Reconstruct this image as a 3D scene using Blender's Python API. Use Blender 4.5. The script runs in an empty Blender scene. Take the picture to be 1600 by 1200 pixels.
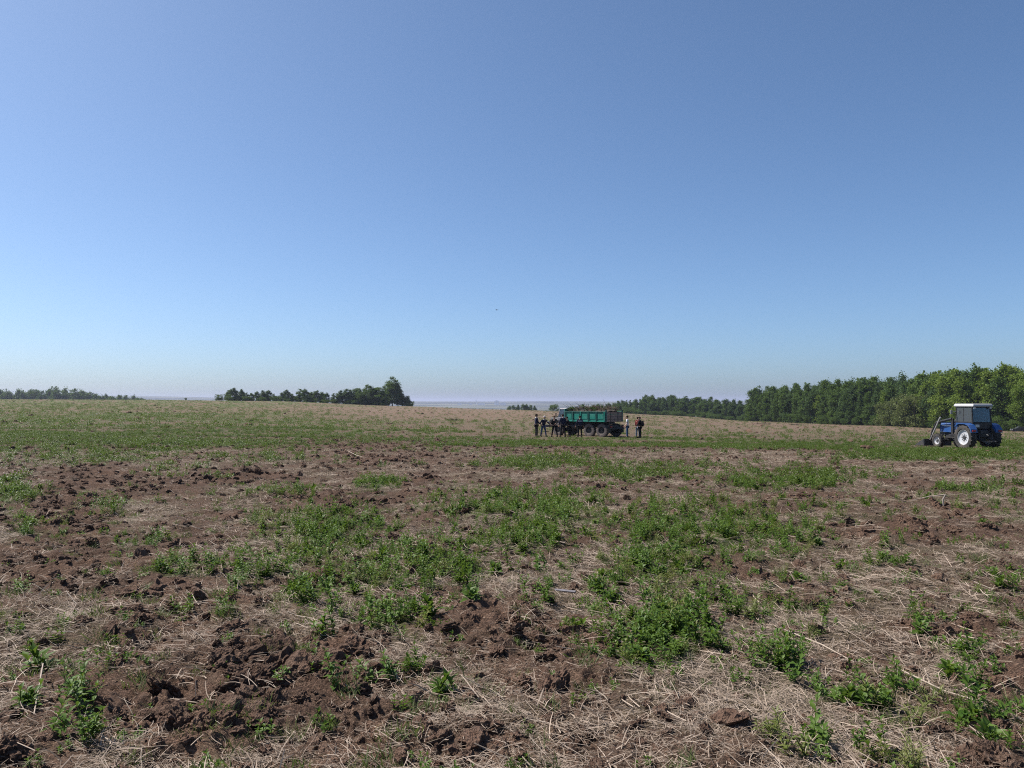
import bpy, bmesh, math, random
import numpy as np
from mathutils import Vector, Matrix, Euler
R = math.radians
random.seed(7)
rng = np.random.default_rng(11)
SC = bpy.context.scene
COL = SC.collection

# ------------------------------------------------------------------ camera, sky, sun, exposure
EYE, FPX, HORIZON = 1.6, 1232.0, 628.0            # eye height, focal length and horizon row for a 1600x1200 frame
PITCH = math.atan((HORIZON - 600.0) / FPX)
cam_d = bpy.data.cameras.new('camera')
cam_d.sensor_width = 36.0
cam_d.lens = 36.0 * FPX / 1600.0
cam_d.clip_start = 0.05
cam_d.clip_end = 120000.0
cam = bpy.data.objects.new('camera', cam_d)
COL.objects.link(cam)
cam.location = (0, 0, EYE)
cam.rotation_euler = (R(90) + PITCH, 0, 0)
SC.camera = cam

SUN_AZ, SUN_EL = R(-70), R(52)                    # azimuth from +Y, towards the left of the picture
world = bpy.data.worlds.new('World')
SC.world = world
world.use_nodes = True
wn = world.node_tree
wn.nodes.clear()
sky = wn.nodes.new('ShaderNodeTexSky')
sky.sky_type = 'NISHITA'
sky.sun_disc = False
sky.sun_elevation = SUN_EL
sky.sun_rotation = SUN_AZ
sky.altitude = 150
sky.air_density = 0.65
sky.dust_density = 1.5
sky.ozone_density = 6.0
bgn = wn.nodes.new('ShaderNodeBackground')
bgn.inputs['Strength'].default_value = 0.10
wo = wn.nodes.new('ShaderNodeOutputWorld')
wb = wn.nodes.new('ShaderNodeMix'); wb.data_type = 'RGBA'; wb.blend_type = 'MULTIPLY'; wb.inputs[0].default_value = 1.0
wb.inputs[7].default_value = (0.945, 1.02, 1.0, 1.0)      # the phone's white balance
wn.links.new(sky.outputs[0], wb.inputs[6])
wn.links.new(wb.outputs[2], bgn.inputs[0])
wn.links.new(bgn.outputs[0], wo.inputs[0])
sun_d = bpy.data.lights.new('sun', 'SUN')
sun_d.energy = 5.0
sun_d.angle = R(0.53)
sun_d.color = (1.0, 0.95, 0.87)
sun = bpy.data.objects.new('sun', sun_d)
COL.objects.link(sun)
sdir = Vector((math.sin(SUN_AZ) * math.cos(SUN_EL), math.cos(SUN_AZ) * math.cos(SUN_EL), math.sin(SUN_EL)))
sun.rotation_euler = sdir.to_track_quat('Z', 'Y').to_euler()
sun.location = sdir * 50
SC.view_settings.view_transform = 'Standard'
SC.view_settings.look = 'None'
SC.view_settings.exposure = 0.64
SC.view_settings.gamma = 1.0
SC.view_settings.use_curve_mapping = False
SC.render.engine = 'CYCLES'
SC.cycles.filter_width = 1.1
SC.cycles.use_denoising = False
SC.cycles.max_bounces = 6
SC.cycles.diffuse_bounces = 3
SC.cycles.transmission_bounces = 4
SC.cycles.transparent_max_bounces = 8
SC.cycles.caustics_reflective = False
SC.cycles.caustics_refractive = False

# ------------------------------------------------------------------ small helpers
def tag(o, label=None, cat=None, group=None, kind=None):
    if label: o['label'] = label
    if cat: o['category'] = cat
    if group: o['group'] = group
    if kind: o['kind'] = kind
    return o

def empty(name, loc=(0, 0, 0), rz=0.0, scale=1.0):
    o = bpy.data.objects.new(name, None)
    COL.objects.link(o)
    o.location = loc
    o.rotation_euler = (0, 0, rz)
    o.scale = (scale,) * 3
    o.empty_display_size = 0.2
    return o

def mesh_from(name, V, F, mat=None, smooth=False):
    me = bpy.data.meshes.new(name)
    me.from_pydata([tuple(v) for v in V], [], [tuple(f) for f in F])
    if mat: me.materials.append(mat)
    if smooth: me.polygons.foreach_set('use_smooth', [True] * len(me.polygons))
    me.update()
    return me

def fast_mesh(name, V, quads=None, tris=None, mat=None, smooth=False):
    """numpy arrays -> mesh"""
    me = bpy.data.meshes.new(name)
    loops, starts, totals, n = [], [], [], 0
    if quads is not None and len(quads):
        loops.append(np.asarray(quads, np.int32).ravel())
        starts.append(np.arange(len(quads), dtype=np.int32) * 4)
        n = len(quads) * 4
    if tris is not None and len(tris):
        loops.append(np.asarray(tris, np.int32).ravel())
        starts.append(n + np.arange(len(tris), dtype=np.int32) * 3)
    loops = np.concatenate(loops)
    starts = np.concatenate(starts)
    me.vertices.add(len(V))
    me.vertices.foreach_set('co', np.asarray(V, np.float32).ravel())
    me.loops.add(len(loops))
    me.loops.foreach_set('vertex_index', loops)
    me.polygons.add(len(starts))
    me.polygons.foreach_set('loop_start', starts)
    if smooth: me.polygons.foreach_set('use_smooth', np.ones(len(starts), bool))
    if mat: me.materials.append(mat)
    me.update(calc_edges=True)
    me.validate()
    return me

def obj(name, me, parent=None, loc=None, rot=None):
    o = bpy.data.objects.new(name, me)
    COL.objects.link(o)
    if parent: o.parent = parent
    if loc: o.location = loc
    if rot: o.rotation_euler = rot
    return o

class MB:
    """collects simple shapes into one mesh"""
    def __init__(s): s.V, s.F = [], []
    def add(s, V, F):
        n = len(s.V)
        s.V += [Vector(v) for v in V]
        s.F += [[i + n for i in f] for f in F]
        return s
    def box(s, c, d, bevel=0.0, M=None, taper=(1, 1)):
        bm = bmesh.new()
        bmesh.ops.create_cube(bm, size=1.0)
        for v in bm.verts:
            k = taper if v.co.z > 0 else (1, 1)
            v.co = Vector((v.co.x * d[0] * k[0], v.co.y * d[1] * k[1], v.co.z * d[2]))
        if bevel > 0:
            bmesh.ops.bevel(bm, geom=bm.edges[:], offset=bevel, segments=2, affect='EDGES', profile=0.5)
        bm.verts.index_update()
        V = [Vector(c) + ((M @ v.co) if M else v.co) for v in bm.verts]
        F = [[v.index for v in f.verts] for f in bm.faces]
        bm.free()
        return s.add(V, F)
    def prism(s, poly, axis, a, b):
        """extrude a 2-D outline; axis 0: poly is (y,z) run along x; axis 1: (x,z) along y; axis 2: (x,y) along z"""
        n = len(poly)
        def P(p, t):
            return (t, p[0], p[1]) if axis == 0 else (p[0], t, p[1]) if axis == 1 else (p[0], p[1], t)
        V = [P(p, a) for p in poly] + [P(p, b) for p in poly]
        F = [[i, (i + 1) % n, (i + 1) % n + n, i + n] for i in range(n)]
        F += [list(range(n))[::-1], list(range(n, 2 * n))]
        return s.add(V, F)
    def tube(s, pts, r, seg=8, cap=True):
        pts = [Vector(p) for p in pts]
        rs = r if isinstance(r, (list, tuple)) else [r] * len(pts)
        rings = []
        for i, p in enumerate(pts):
            d = (pts[min(i + 1, len(pts) - 1)] - pts[max(i - 1, 0)])
            if d.length < 1e-9: d = Vector((0, 0, 1))
            d.normalize()
            a = d.orthogonal().normalized() if i == 0 else (rings_a - d * rings_a.dot(d)).normalized()
            rings_a = a
            b = d.cross(a)
            rings.append([p + (a * math.cos(2 * math.pi * k / seg) + b * math.sin(2 * math.pi * k / seg)) * rs[i] for k in range(seg)])
        V = [v for ring in rings for v in ring]
        F = []
        for i in range(len(pts) - 1):
            for k in range(seg):
                F.append([i * seg + k, i * seg + (k + 1) % seg, (i + 1) * seg + (k + 1) % seg, (i + 1) * seg + k])
        if cap:
            F.append(list(range(seg))[::-1])
            F.append([(len(pts) - 1) * seg + k for k in range(seg)])
        return s.add(V, F)
    def lathe(s, prof, seg, axis='X', c=(0, 0, 0)):
        """prof: (radius, along)"""
        V, F = [], []
        n = len(prof)
        for k in range(seg):
            a = 2 * math.pi * k / seg
            for (r, t) in prof:
                if axis == 'X': V.append((c[0] + t, c[1] + r * math.cos(a), c[2] + r * math.sin(a)))
                elif axis == 'Z': V.append((c[0] + r * math.cos(a), c[1] + r * math.sin(a), c[2] + t))
                else: V.append((c[0] + r * math.cos(a), c[1] + t, c[2] + r * math.sin(a)))
        for k in range(seg):
            k2 = (k + 1) % seg
            for i in range(n - 1):
                F.append([k * n + i, k * n + i + 1, k2 * n + i + 1, k2 * n + i])
        return s.add(V, F)
    def mesh(s, name, mat, smooth=False):
        me = mesh_from(name, s.V, s.F, mat, False)
        bm = bmesh.new(); bm.from_mesh(me)
        bmesh.ops.remove_doubles(bm, verts=bm.verts, dist=1e-5)
        bmesh.ops.recalc_face_normals(bm, faces=bm.faces)
        if smooth:
            for f in bm.faces: f.smooth = True
            for e in bm.edges:
                if len(e.link_faces) == 2 and e.calc_face_angle(0) > 0.6: e.smooth = False
        bm.to_mesh(me); bm.free()
        return me
    def build(s, name, mat, parent=None, loc=None, rot=None, smooth=False):
        return obj(name, s.mesh(name, mat, smooth), parent, loc, rot)

# noise ------------------------------------------------------------
def _hash(ix, iy, seed):
    h = (ix.astype(np.int64) * 374761393 + iy.astype(np.int64) * 668265263 + seed * 1442695041) & 0xFFFFFFFF
    h = ((h ^ (h >> 13)) * 1274126177) & 0xFFFFFFFF
    return (h ^ (h >> 16)) & 0xFFFFFFFF

def perlin(x, y, seed=0):
    x = np.asarray(x, float); y = np.asarray(y, float)
    x0 = np.floor(x); y0 = np.floor(y)
    fx, fy = x - x0, y - y0
    u = fx * fx * fx * (fx * (fx * 6 - 15) + 10)
    v = fy * fy * fy * (fy * (fy * 6 - 15) + 10)
    def g(dx, dy):
        a = _hash(x0 + dx, y0 + dy, seed) * (2 * math.pi / 4294967296.0)
        return np.cos(a) * (fx - dx) + np.sin(a) * (fy - dy)
    n0 = g(0, 0) * (1 - u) + g(1, 0) * u
    n1 = g(0, 1) * (1 - u) + g(1, 1) * u
    return (n0 * (1 - v) + n1 * v) * 1.5

def fbm(x, y, seed, octv=3):
    s, a, t = 0, 1.0, 0
    for k in range(octv):
        s = s + a * perlin(x * 2 ** k, y * 2 ** k, seed + k * 17)
        t += a; a *= 0.5
    return s / t

def sstep(a, b, x):
    t = np.clip((x - a) / (b - a), 0, 1)
    return t * t * (3 - 2 * t)

# ------------------------------------------------------------------ the lie of the land
# rows at which the ground is seen at each distance give the height of the land there
T_ = np.array([-1.3, -0.9, -0.65, -0.46, -0.3, -0.15, 0.0, 0.1, 0.2, 0.3, 0.45, 0.6, 0.9, 1.3])
Y_ = np.array([0.0, 12.0, 30.0, 50.0, 62.0, 130.0, 240.0, 340.0, 430.0, 560.0, 900.0, 1600.0])
def zr(y, row): return EYE - y * (row - HORIZON) / FPX
_rows = {  # per distance: rows along T_
    50.0:  [678, 678, 679, 681, 684, 687, 690, 691, 693, 695, 698, 700, 706, 712],
    62.0:  [668, 668, 669, 671, 674, 678, 681, 682, 684, 686, 690, 693, 699, 705],
    130.0: [641, 641, 642, 644, 648, 654, 659, 661, 664, 668, 674, 680, 688, 696],
    240.0: [630, 630, 631, 633, 637, 643, 647, 650, 654, 660, 666, 672.5, 682, 690],
    340.0: [624, 624, 624.5, 626, 630, 637, 641.5, 646, 651, 658.5, 664.5, 671, 682, 690],
    430.0: [624, 624, 625, 625.5, 627, 634.5, 640.5, 644.5, 650.5, 658, 664.5, 672, 683, 691],
    560.0: [634, 634, 634, 634, 634, 640, 643.5, 646, 650.5, 658, 666, 675, 685, 694],
}
Z_ = np.zeros((len(T_), len(Y_)))
Z_[:, 1] = -0.02
Z_[:, 2] = [-0.15, -0.17, -0.2, -0.22, -0.25, -0.27, -0.3, -0.3, -0.32, -0.34, -0.37, -0.4, -0.45, -0.5]
for yv, rw in _rows.items():
    k = int(np.where(Y_ == yv)[0][0])
    Z_[:, k] = [zr(yv, r_) for r_ in rw]
Z_[:, 10] = -25
Z_[:, 11] = -46
def terrain(x, y):
    x = np.asarray(x, float); y = np.asarray(y, float)
    yy = np.maximum(y, 0.01)
    t = np.clip(x / np.maximum(yy, 8.0), T_[0], T_[-1])
    yc = np.clip(yy, 0, Y_[-1])
    i = np.clip(np.searchsorted(T_, t) - 1, 0, len(T_) - 2)
    fi = (t - T_[i]) / (T_[i + 1] - T_[i]); fi = fi * fi * (3 - 2 * fi) * 0.5 + fi * 0.5
    ly = np.log(Y_ + 25.0)
    yl = np.log(yc + 25.0)
    j = np.clip(np.searchsorted(ly, yl) - 1, 0, len(Y_) - 2)
    h = ly[j + 1] - ly[j]
    s = (yl - ly[j]) / h
    def herm(ii):
        z0, z1 = Z_[ii, j], Z_[ii, j + 1]
        jm, jp = np.maximum(j - 1, 0), np.minimum(j + 2, len(Y_) - 1)
        m0 = (z1 - Z_[ii, jm]) / (ly[j + 1] - ly[jm]) * h
        m1 = (Z_[ii, jp] - z0) / (ly[jp] - ly[j]) * h
        s2, s3 = s * s, s * s * s
        return (2 * s3 - 3 * s2 + 1) * z0 + (s3 - 2 * s2 + s) * m0 + (-2 * s3 + 3 * s2) * z1 + (s3 - s2) * m1
    return herm(i) * (1 - fi) + herm(i + 1) * fi

CP, SP = math.cos(PITCH), math.sin(PITCH)
def project(x, y, z):
    d = np.maximum(y * CP + (z - EYE) * SP, 0.3)
    v = (z - EYE) * CP - y * SP
    return 800 + FPX * x / d, 600 - FPX * v / d

def ground_at(px, row, ymax=600.0):
    """the ground point seen at a photo pixel"""
    ys = np.concatenate([np.linspace(1.5, 60, 1200), np.linspace(60.2, ymax, 1200)])
    t = (px - 800) / FPX
    xs = t * ys
    _, r = project(xs, ys, terrain(xs, ys))
    k = int(np.argmax(r < row)) if (r < row).any() else len(ys) - 1
    return xs[k], ys[k], float(terrain(xs[k], ys[k]))

# patches of growth, bare soil and straw, by where they lie in the photograph: cx, cy, rx, ry, amount
GREEN = [(520, 850, 120, 50, .8), (600, 890, 140, 45, .8), (430, 900, 90, 45, .6), (440, 820, 60, 25, .5), (480, 940, 70, 25, .6),
    (830, 797, 130, 26, 1.0), (800, 848, 85, 22, .95), (700, 800, 40, 22, .5), (690, 890, 70, 30, .7),
    (1080, 835, 130, 45, .95), (1180, 850, 100, 40, .55), (1030, 880, 90, 35, .7), (950, 820, 60, 30, .5), (1130, 800, 70, 18, .5), (1250, 838, 60, 22, .4),
    (1000, 925, 90, 28, .55), (1100, 925, 70, 22, .5), (280, 893, 50, 22, .6), (590, 760, 42, 9, .9), (860, 726, 100, 13, .85), (960, 738, 100, 13, .85), (830, 718, 70, 8, .5),
    (1080, 735, 80, 10, .5), (1230, 752, 120, 16, .85), (1290, 738, 90, 10, .5), (1500, 772, 60, 11, .75), (1560, 765, 60, 12, .6), (1340, 745, 80, 10, .4),
    (1000, 693, 330, 7, 1.0), (1260, 696, 200, 8, .9), (1460, 712, 170, 12, 1.0), (1570, 700, 80, 14, .8), (1350, 700, 150, 8, .6),
    (20, 770, 45, 30, .7), (50, 830, 50, 25, .45), (100, 1085, 60, 60, .5), (60, 1000, 40, 40, .35), (130, 1180, 50, 40, .3), (150, 1030, 60, 30, .25),
    (625, 980, 50, 30, .75), (1035, 1000, 75, 50, .8), (1010, 1050, 60, 30, .5), (1215, 1055, 45, 30, .75), (1320, 1110, 60, 30, .6), (1420, 1110, 90, 40, .5), (1300, 1170, 90, 35, .5), (1500, 1110, 60, 50, .5), (1560, 1180, 60, 40, .45),
    (510, 1010, 40, 14, .5), (590, 1060, 40, 22, .35), (670, 1045, 40, 18, .45), (530, 1090, 18, 26, .55), (845, 950, 40, 22, .35), (940, 960, 30, 30, .4), (1500, 1020, 40, 30, .4), (1160, 945, 50, 25, .4), (770, 900, 40, 20, .3), (1100, 985, 50, 20, .4), (900, 780, 70, 12, .5),
    (120, 712, 200, 16, .6), (200, 680, 260, 14, .55), (60, 660, 120, 10, .5), (330, 690, 110, 8, .5), (270, 742, 110, 10, .35), (420, 715, 120, 10, .45), (450, 770, 80, 10, .45), (170, 800, 60, 14, .35), (220, 850, 60, 16, .35), (400, 655, 220, 7, .5), (560, 662, 150, 6, .6), (720, 668, 90, 5, .5), (400, 672, 160, 6, .5), (650, 690, 140, 5, .3)]
SOIL = [(430, 1060, 130, 70, 1), (500, 1030, 70, 40, .8), (300, 1120, 150, 80, .7), (110, 830, 70, 70, .8), (60, 900, 80, 40, .6), (360, 748, 90, 10, .9), (150, 745, 90, 14, .7), (540, 788, 70, 14, .9), (230, 960, 70, 60, .6), (760, 985, 80, 50, .8), (1420, 832, 110, 18, .8), (1480, 985, 90, 22, .8), (600, 1150, 120, 50, .7), (700, 1170, 120, 40, .6), (230, 760, 60, 12, .6), (1250, 780, 100, 9, .5), (600, 715, 150, 14, .5), (1400, 800, 60, 10, .3), (820, 980, 50, 40, .6), (900, 1080, 90, 40, .5), (1580, 1060, 50, 60, .6), (500, 700, 140, 10, .4), (860, 705, 120, 6, .4), (1340, 720, 70, 6, .4)]
STRAW = [(980, 960, 160, 60, .6), (1120, 1090, 200, 80, .9), (1260, 985, 140, 30, 1), (1450, 950, 200, 40, .7), (1400, 890, 200, 50, .6), (740, 870, 80, 30, .7), (1330, 840, 120, 60, .6), (850, 910, 90, 25, .8), (700, 960, 90, 30, .5), (800, 1120, 200, 60, .5), (1500, 1060, 130, 60, .6), (200, 1150, 180, 60, .4), (650, 1090, 120, 40, .5), (1130, 770, 260, 12, .4), (1450, 800, 150, 30, .6)]
TAN = [(700, 648, 260, 9, 1), (1200, 668, 330, 11, .9), (600, 712, 200, 16, .9), (330, 748, 120, 12, .8), (100, 740, 110, 22, .6), (1000, 712, 220, 7, .9), (1350, 735, 220, 10, .7), (1000, 768, 350, 10, .9), (1450, 830, 200, 50, .6), (250, 641, 220, 4, .5), (520, 640, 200, 4, .8), (1500, 745, 100, 6, .6), (920, 677, 250, 6, .7), (1420, 680, 250, 7, .6)]
def patch(lst, px, row, wob):
    s = np.zeros_like(px)
    for (cx, cy, rx, ry, a) in lst:
        d = np.sqrt(((px - cx) / rx) ** 2 + ((row - cy) / ry) ** 2)
        s = np.maximum(s, a * sstep(1.6, 0.35, d + wob))
    return s
def cover(x, y):
    """amount of green growth, bare soil and straw on the ground at (x, y)"""
    x = np.asarray(x, float); y = np.asarray(y, float)
    px, row = project(x, y, terrain(x, y))
    wob = 0.42 * fbm(x * 0.9, y * 0.9, 5, 3)
    n1 = fbm(x * 0.22, y * 0.16, 21, 4)
    n2 = fbm(x * 1.3, y * 1.1, 31, 3)
    n3 = fbm(x * 0.035, y * 0.03, 77, 3)
    vis = y > 2.0
    g = np.where(vis, patch(GREEN, px, row, wob), 0)
    near = sstep(14, 40, y)
    leftness = sstep(760, 300, px) * sstep(780, 690, row)
    bias = 0.14 + 0.27 * near + 0.20 * leftness
    farw = sstep(90, 220, y)
    bias = bias - 0.1 * farw * sstep(500, 800, px)
    gg = sstep(0.38, 0.78, bias + 0.65 * n1 + 0.35 * n2 + 0.45 * n3)
    n4 = fbm(x * 2.6, y * 2.2, 41, 3)
    n5 = fbm(x * 0.5, y * 0.33, 45, 3)
    gap = sstep(-0.42, 0.22, n4 * .5 + n5 * .6 + n2 * .35 + 0.03)
    strk = fbm(x * 0.045, y * 0.22, 61, 3)
    midr = sstep(20, 45, y)
    gap = gap * (1 - midr) + midr * sstep(-.38, .34, n5 * .5 + strk * .75 + n2 * .45 + n1 * .35)
    lowg = sstep(-.05, .5, 0.12 * near + 0.24 * leftness + 0.8 * strk + 0.5 * n2 + .4 * n4 + 0.03) * (.24 + .36 * near)
    tan_ = patch(TAN, px, row, wob)
    sp_ = patch(SOIL, px, row, wob)
    lowg = lowg * (1 - .42 * tan_) * (1 - .6 * sp_)
    gg = gg * (1 - .75 * tan_) * (1 - .6 * sp_)
    g = np.clip(np.maximum(np.maximum(g * (0.16 + .84 * gap), 0.75 * gg * (.35 + .65 * gap)), lowg), 0, 1)
    s = np.where(vis, patch(SOIL, px, row, wob), 0.2)
    s = np.clip(np.maximum(s, sstep(0.08, 0.55, fbm(x * 0.7, y * 0.55, 91, 3)) * 0.7 * (1 - .5 * farw)), 0, 1)
    s = s * (1 - 0.5 * g)
    st = np.where(vis, patch(STRAW, px, row, wob), 0.3)
    st = np.clip(np.maximum(st * .9, 0.42 + 0.2 * near + 0.7 * fbm(x * 0.9, y * 0.8, 55, 3)) - 0.6 * s, 0, 1) * (1 - .15 * sstep(800, 450, px) * sstep(30, 12, y)) * (1 - .3 * farw)
    return g, s, st

def billow(x, y, seed): return 1 - 2 * np.abs(perlin(x, y, seed))
def relief(x, y, g, s, spacing):
    """broken ground: clods, furrow edges and crumbs"""
    def w(wl): return sstep(1.4, 3.2, wl / spacing)
    wx = 0.18 * perlin(x * 2.1, y * 2.1, 301); wy = 0.18 * perlin(x * 2.1 + 9, y * 2.1, 302)
    X, Y = x + wx, y + wy
    rough = 0.7 + 0.6 * s
    h = 0.035 * perlin(x * 0.55, y * 0.6, 303) * w(1.8)
    h = h + rough * 0.060 * perlin(X * 1.5, Y * 1.9, 304) * w(.6)
    h = h + rough * 0.042 * billow(X * 3.1, Y * 3.6, 305) * w(.3)
    h = h + rough * 0.026 * billow(X * 7.0, Y * 7.5, 306) * w(.14)
    h = h + rough * 0.017 * billow(X * 15, Y * 15, 307) * w(.066)
    h = h + (0.35 + .6 * s) * 0.013 * billow(X * 31, Y * 31, 308) * w(.03)
    h = h + (0.35 + .6 * s) * 0.008 * perlin(X * 66, Y * 66, 309) * w(.0145)
    # sharp hollows where the plough turned the sod
    h = h - s * 0.05 * sstep(0.25, 0.5, perlin(X * 1.9, Y * 3.0, 310)) * w(.5)
    return h
def height(x, y, spacing=0.01):
    g, s, st = cover(x, y)
    return terrain(x, y) + relief(x, y, g, s, spacing)
def zat(x, y): return float(terrain(np.array([x]), np.array([y]))[0])

# ------------------------------------------------------------------ materials
class NT:
    def __init__(s, name):
        s.m = bpy.data.materials.new(name); s.m.use_nodes = True
        s.t = s.m.node_tree; s.t.nodes.clear()
        s.out = s.t.nodes.new('ShaderNodeOutputMaterial')
    def n(s, typ, ins=None, **props):
        nd = s.t.nodes.new('ShaderNode' + typ)
        for k, v in props.items(): setattr(nd, k, v)
        for k, v in (ins or {}).items():
            if isinstance(v, bpy.types.NodeSocket): s.t.links.new(v, nd.inputs[k])
            else: nd.inputs[k].default_value = v
        return nd
    def math(s, op, a, b=0.0, clamp=False):
        return s.n('Math', {0: a, 1: b}, operation=op, use_clamp=clamp).outputs[0]
    def mix(s, f, a, b):
        nd = s.n('Mix', data_type='RGBA')
        for k, v in ((0, f), (6, a), (7, b)):
            if isinstance(v, bpy.types.NodeSocket): s.t.links.new(v, nd.inputs[k])
            else: nd.inputs[k].default_value = (*v, 1.0) if (k > 0 and len(v) == 3) else v
        return nd.outputs[2]
    def ramp(s, f, a, b, lo=0.0, hi=1.0):
        return s.n('MapRange', {0: f, 1: a, 2: b, 3: lo, 4: hi}, interpolation_type='SMOOTHSTEP').outputs[0]
    def noise(s, vec, scale, detail=3.0, rough=0.55, dist=0.0):
        return s.n('TexNoise', {'Vector': vec, 'Scale': scale, 'Detail': detail, 'Roughness': rough, 'Distortion': dist}).outputs[0]
    def attr(s, name): return s.n('Attribute', attribute_name=name).outputs['Fac']
    def pos(s): return s.n('NewGeometry').outputs['Position']
    def bump(s, h, strength, dist):
        return s.n('Bump', {'Height': h, 'Strength': strength, 'Distance': dist}).outputs[0]
    def surf(s, sh): s.t.links.new(sh, s.out.inputs['Surface']); return s.m

def paint(name, col, rough=0.5, metal=0.0, dirt=(0.16, 0.12, 0.09), dirt_amt=0.35, scale=6.0, spec=0.4, coat=0.0):
    """plain paint, cloth, rubber or metal with uneven tone and dust"""
    t = NT(name)
    oc = t.n('TexCoord').outputs['Object']
    n1 = t.noise(oc, scale, 5, 0.65)
    n2 = t.noise(oc, scale * 5.3, 4, 0.6)
    f = t.ramp(t.math('ADD', t.math('MULTIPLY', n1, 0.7), t.math('MULTIPLY', n2, 0.3)), 0.42, 0.72, 0.0, dirt_amt)
    c = t.mix(f, col, dirt)
    p = t.n('BsdfPrincipled', {'Base Color': c, 'Roughness': t.ramp(n1, 0.3, 0.7, max(rough - .1, .03), min(rough + .12, 1)), 'Metallic': metal, 'Specular IOR Level': spec, 'Coat Weight': coat})
    return t.surf(p.outputs[0])

M = {}
def soil_color(t, P):
    n1 = t.noise(P, 1.1, 4, 0.6)
    n2 = t.noise(P, 9.0, 4, 0.65)
    n3 = t.noise(P, 60.0, 3, 0.6)
    c = t.mix(t.ramp(n1, 0.35, 0.65), (0.1058, 0.0645, 0.0465), (0.1642, 0.0978, 0.0689))
    c = t.mix(t.ramp(n2, 0.4, 0.75, 0, .75), c, (0.2214, 0.1468, 0.1054))
    c = t.mix(t.ramp(n3, 0.5, 0.75, 0, .5), c, (0.0540, 0.0323, 0.0233))
    return c, n2, n3

# soil on its own (clods)
t = NT('soil')
P = t.pos()
c, n2, n3 = soil_color(t, P)
fib = t.noise(t.n('Mapping', {'Vector': P, 'Rotation': (0.4, 0.3, 0.7), 'Scale': (160, 28, 90)}).outputs[0], 1.0, 2, .6)
c = t.mix(t.ramp(fib, 0.56, 0.68, 0, .45), c, (0.1776, 0.1332, 0.0962))
bp = t.bump(t.math('ADD', n3, t.math('MULTIPLY', fib, .5)), 1.0, 0.05)
M['soil'] = t.surf(t.n('BsdfPrincipled', {'Base Color': c, 'Roughness': 0.95, 'Specular IOR Level': 0.15, 'Normal': bp}).outputs[0])

# the field: soil, felted dry straw and low green growth by attribute
t = NT('field')
P = t.pos()
c, n2, n3 = soil_color(t, P)
ga, sa, sta = t.attr('green'), t.attr('bare'), t.attr('straw')
def fibre(rot, sx, sy, lo, hi):
    v = t.n('Mapping', {'Vector': P, 'Rotation': (0, 0, rot), 'Scale': (sx, sy, 20)}).outputs[0]
    return t.ramp(t.noise(v, 1.0, 3, 0.6, 0.6), lo, hi)
f1 = fibre(0.5, 18, 190, 0.52, 0.62)
f2 = fibre(-0.6, 22, 220, 0.53, 0.63)
f3 = fibre(1.7, 20, 170, 0.54, 0.64)
ff = t.math('MAXIMUM', t.math('MAXIMUM', f1, f2), f3)
felt = t.noise(P, 6.0, 5, 0.7)
felt2 = t.noise(P, 1.7, 4, 0.6)
mat_amt = t.ramp(t.math('ADD', t.math('MULTIPLY', sta, 0.75), t.math('MULTIPLY', t.math('SUBTRACT', felt, 0.5), 1.3)), 0.12, 0.62)
strawc = t.mix(t.ramp(felt2, .35, .65), (0.1050, 0.0831, 0.0521), (0.1591, 0.1328, 0.0841))
strawc = t.mix(t.math('MULTIPLY', ff, 0.7), strawc, (0.2398, 0.1948, 0.1352))
c = t.mix(t.math('MULTIPLY', mat_amt, 0.78), c, strawc)
c = t.mix(t.math('MULTIPLY', ff, t.math('ADD', 0.12, t.math('MULTIPLY', sta, .35))), c, (0.2368, 0.1850, 0.1369))
gn = t.noise(P, 2.6, 6, 0.75)
gsel = t.ramp(t.math('ADD', t.math('MULTIPLY', ga, 1.15), t.math('MULTIPLY', t.math('SUBTRACT', gn, 0.5), 1.1)), 0.35, 0.75)
grc = t.mix(t.ramp(t.noise(P, 0.35, 4, .6), .35, .65), (0.0529, 0.0882, 0.0212), (0.0970, 0.1235, 0.0397))
c = t.mix(t.math('MULTIPLY', gsel, 0.78), c, grc)
hgt = t.math('ADD', t.math('MULTIPLY', n3, 0.6), t.math('ADD', t.math('MULTIPLY', ff, 0.35), t.math('MULTIPLY', n2, 0.8)))
bp = t.bump(hgt, 1.0, 0.045)
M['field'] = t.surf(t.n('BsdfPrincipled', {'Base Color': c, 'Roughness': 0.95, 'Specular IOR Level': 0.12, 'Normal': bp}).outputs[0])

# leaves and straw
def leafmat(name, c1, c2, c3, trans=0.35, gloss=0.25, rough=0.45):
    t = NT(name)
    r = t.n('ObjectInfo').outputs['Random']
    sh = t.attr('shade')
    c = t.mix(r, c1, c2)
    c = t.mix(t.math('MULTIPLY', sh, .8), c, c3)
    p = t.n('BsdfPrincipled', {'Base Color': c, 'Roughness': rough, 'Specular IOR Level': gloss})
    tr = t.n('BsdfTranslucent', {'Color': t.mix(0.45, c, (0.16, 0.24, 0.02))})
    m = t.n('MixShader', {0: trans, 1: p.outputs[0], 2: tr.outputs[0]})
    return t.surf(m.outputs[0])
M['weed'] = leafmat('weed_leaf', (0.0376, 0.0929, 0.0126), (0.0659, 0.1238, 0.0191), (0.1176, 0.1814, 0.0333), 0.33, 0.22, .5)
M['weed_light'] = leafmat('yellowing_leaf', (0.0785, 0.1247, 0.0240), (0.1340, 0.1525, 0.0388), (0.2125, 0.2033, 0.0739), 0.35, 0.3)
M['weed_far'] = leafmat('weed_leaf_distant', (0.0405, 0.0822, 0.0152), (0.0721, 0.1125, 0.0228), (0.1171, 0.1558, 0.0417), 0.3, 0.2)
M['grass'] = leafmat('grass_blade', (0.0714, 0.1050, 0.0294), (0.1092, 0.1302, 0.0504), (0.1680, 0.1680, 0.0840), 0.3, 0.2)
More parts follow.
